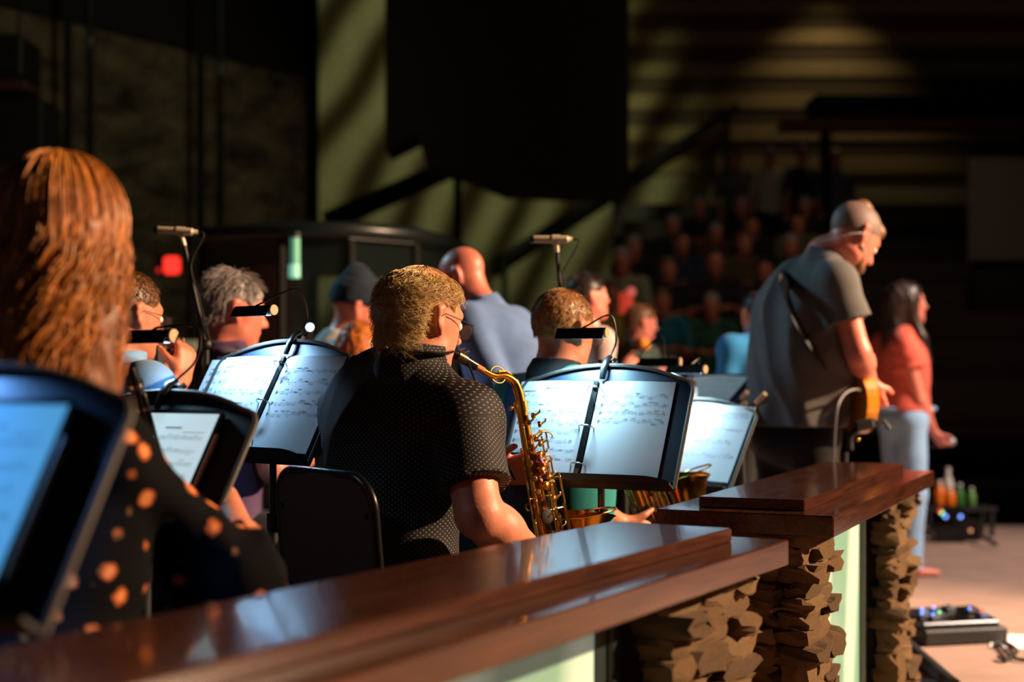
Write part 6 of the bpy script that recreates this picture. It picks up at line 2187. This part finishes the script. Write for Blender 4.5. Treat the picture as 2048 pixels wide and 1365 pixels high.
def spect_proto(pose):
    A_ = axes(180)
    T = SIT if pose == 'sit' else STAND
    hd = np.array(T['head']) @ A_
    body = head_prims(hd, A_) + [RC(hd - (0, 0, 0.06), np.array(T['neck']) @ A_, 0.05, 0.055, 0.03), RC(np.array(T['neck']) @ A_, np.array(T['hip']) @ A_, 0.07, 0.1, 0.03)]
    sh = [EL(np.array(T['chest']) @ A_, A_, (0.175, 0.12, 0.18), 0.05), EL((np.array(T['chest']) + np.array(T['hip'])) / 2 @ A_, A_, (0.165, 0.125, 0.2), 0.05), EL(np.array(T['hip']) @ A_, A_, (0.17, 0.135, 0.12), 0.05)]
    tr = [EL(np.array(T['hip']) @ A_ - (0, 0, 0.02), A_, (0.168, 0.132, 0.11), 0.05)]
    for sg in (-1, 1):
        J_ = {k_: (np.array(T[k_]) * (sg, 1, 1)) @ A_ for k_ in ('s', 'e', 'w', 'hj', 'k', 'a')}
        body += [RC(J_['s'], J_['e'], 0.05, 0.042, 0.02), RC(J_['e'], J_['w'], 0.042, 0.03, 0.02), RC(J_['k'], J_['a'], 0.045, 0.04, 0.02), RC(J_['hj'], J_['k'], 0.06, 0.045, 0.02)]
        body += hand_prims(J_['w'], J_['w'] - J_['e'], (0, 0, -1), sg, 0.4, 1.1)
        sh += [RC(J_['s'], np.array(T['neck']) @ A_ - (0, 0, 0.03), 0.058, 0.062, 0.05), RC(J_['s'], J_['e'], 0.066, 0.055, 0.03)]
        tr += [RC(J_['hj'], J_['k'], 0.085, 0.066, 0.03), RC(J_['k'], J_['a'], 0.064, 0.05, 0.03)]
        f_ = J_['a'] * (1, 1, 0) + np.array([0, 0, 0.045])
        tr += [RC(f_, f_ + A_[1] * 0.14, 0.045, 0.036, 0.02)]
    hr = [EL(hd + np.array([0, -0.014, 0.036]) @ A_, A_, (0.083, 0.106, 0.096), 0.02)]
    return [('body', surface(body, 0.012)), ('shirt', surface(sh, 0.018, disp=folds(3, 0.004))), ('trousers', surface(tr, 0.02, clips=[((0, 0, 0.002), (0, 0, -1))])),
            ('hair', surface(hr, 0.014, clips=[(hd + HAIR_P0 @ A_, -(HAIR_N @ A_))]))]


PROTO = {k_: {n: mesh_np(n, V, F, SKIN3) for n, (V, F) in spect_proto(k_)} for k_ in ('sit', 'stand')}
SHC = {}


def spectator(label, pose, px, py, d, shirt, hairm, floor, rot=0, group='people watching from the seats', scale=None, skin=SKIN3):
    """px, py: where the face shows"""
    hz = P(px, py, d)[2]
    T = SIT if pose == 'sit' else STAND
    fl = hz - T['head'][2] if floor is None else floor
    s_ = scale or (hz - fl) / T['head'][2]
    o = empty('person', (P(px, py, d)[0], d, fl), label, 'person', group)
    o.rotation_euler = (0, 0, math.radians(rot))
    o.scale = (s_,) * 3
    for n, m_ in (('body', skin), ('shirt', shirt), ('trousers', BLACKTR), ('hair', hairm)):
        c = PROTO[pose][n].copy()
        COL.objects.link(c)
        c.parent = o
        c.material_slots[0].link = 'OBJECT'
        c.material_slots[0].material = m_
    return o


def shc(rgb):
    return cloth('shirt_%d_%d_%d' % rgb, rgb)


# rows on the rake: (label, pose, px, py, row, shirt)
aud = [('spectator in a yellow shirt behind the dark-haired man', 'sit', 1222, 590, 1, (170, 156, 70)),
       ('spectator in a teal shirt right of the young player', 'sit', 1324, 604, 1, (30, 110, 124)),
       ('spectator in a dark green shirt in the second row', 'sit', 1424, 612, 1, (44, 90, 68)),
       ('spectator in a pale top above the red lamp', 'sit', 1244, 522, 2, (150, 150, 120)),
       ('spectator in navy left of the lit forehead', 'sit', 1362, 486, 3, (36, 48, 72)),
       ('spectator in dark red with a bright forehead', 'sit', 1430, 466, 4, (84, 40, 40)),
       ('spectator in black just in front of the dark red one', 'sit', 1428, 522, 2, (36, 34, 36)),
       ('spectator in brown near the guitarist', 'sit', 1486, 488, 3, (84, 66, 46)),
       ('spectator in grey standing high on the rake, left of the white shirt', 'stand', 1470, 316, 6, (104, 104, 106)),
       ('spectator in a white shirt standing high on the rake', 'stand', 1538, 314, 6, (196, 190, 176)),
       ('spectator in dark clothes standing right of the white shirt', 'stand', 1602, 312, 6, (40, 38, 40)),
       ('spectator in olive above the guitarist neck', 'sit', 1596, 446, 4, (90, 92, 70)),
       ('spectator in grey-blue standing rightmost on the rake', 'stand', 1670, 318, 6, (86, 92, 104)),
       ('dark-clad spectator between the pale top and the black one', 'sit', 1336, 540, 2, (34, 32, 32)),
       ('dark-clad spectator above and left of the navy one', 'sit', 1268, 494, 3, (34, 32, 32)),
       ('dark-clad spectator beside the shoulder of the guitarist', 'sit', 1530, 540, 2, (34, 32, 32)),
       ('dark-clad spectator right of the one in brown', 'sit', 1580, 492, 3, (34, 32, 32)),
       ('dark-clad spectator left of the one in dark red', 'sit', 1346, 452, 4, (34, 32, 32)),
       ('dark-clad spectator between the dark red and olive ones', 'sit', 1503, 452, 4, (34, 32, 32)),
       ('dark-clad spectator leftmost below the standing group', 'sit', 1400, 414, 5, (34, 32, 32)),
       ('dark-clad spectator below the grey standing one', 'sit', 1484, 414, 5, (34, 32, 32)),
       ('dark-clad spectator right below the standing group', 'sit', 1610, 414, 5, (34, 32, 32))]
for lab, pose, px, py, row, rgb in aud:
    y0, zt_ = RAKE[row]
    spectator(lab, pose, px, py, y0 + 0.62, shc(rgb), (HAIR_DARK, HAIR_BROWN, HAIR_GREY)[int(px) % 3], zt_, rot=random.Random(px).uniform(-14, 14))
for k_ in PROTO:
    for n in PROTO[k_]:
        bpy.data.objects.remove(PROTO[k_][n])
bpy.data.objects.remove(nb)
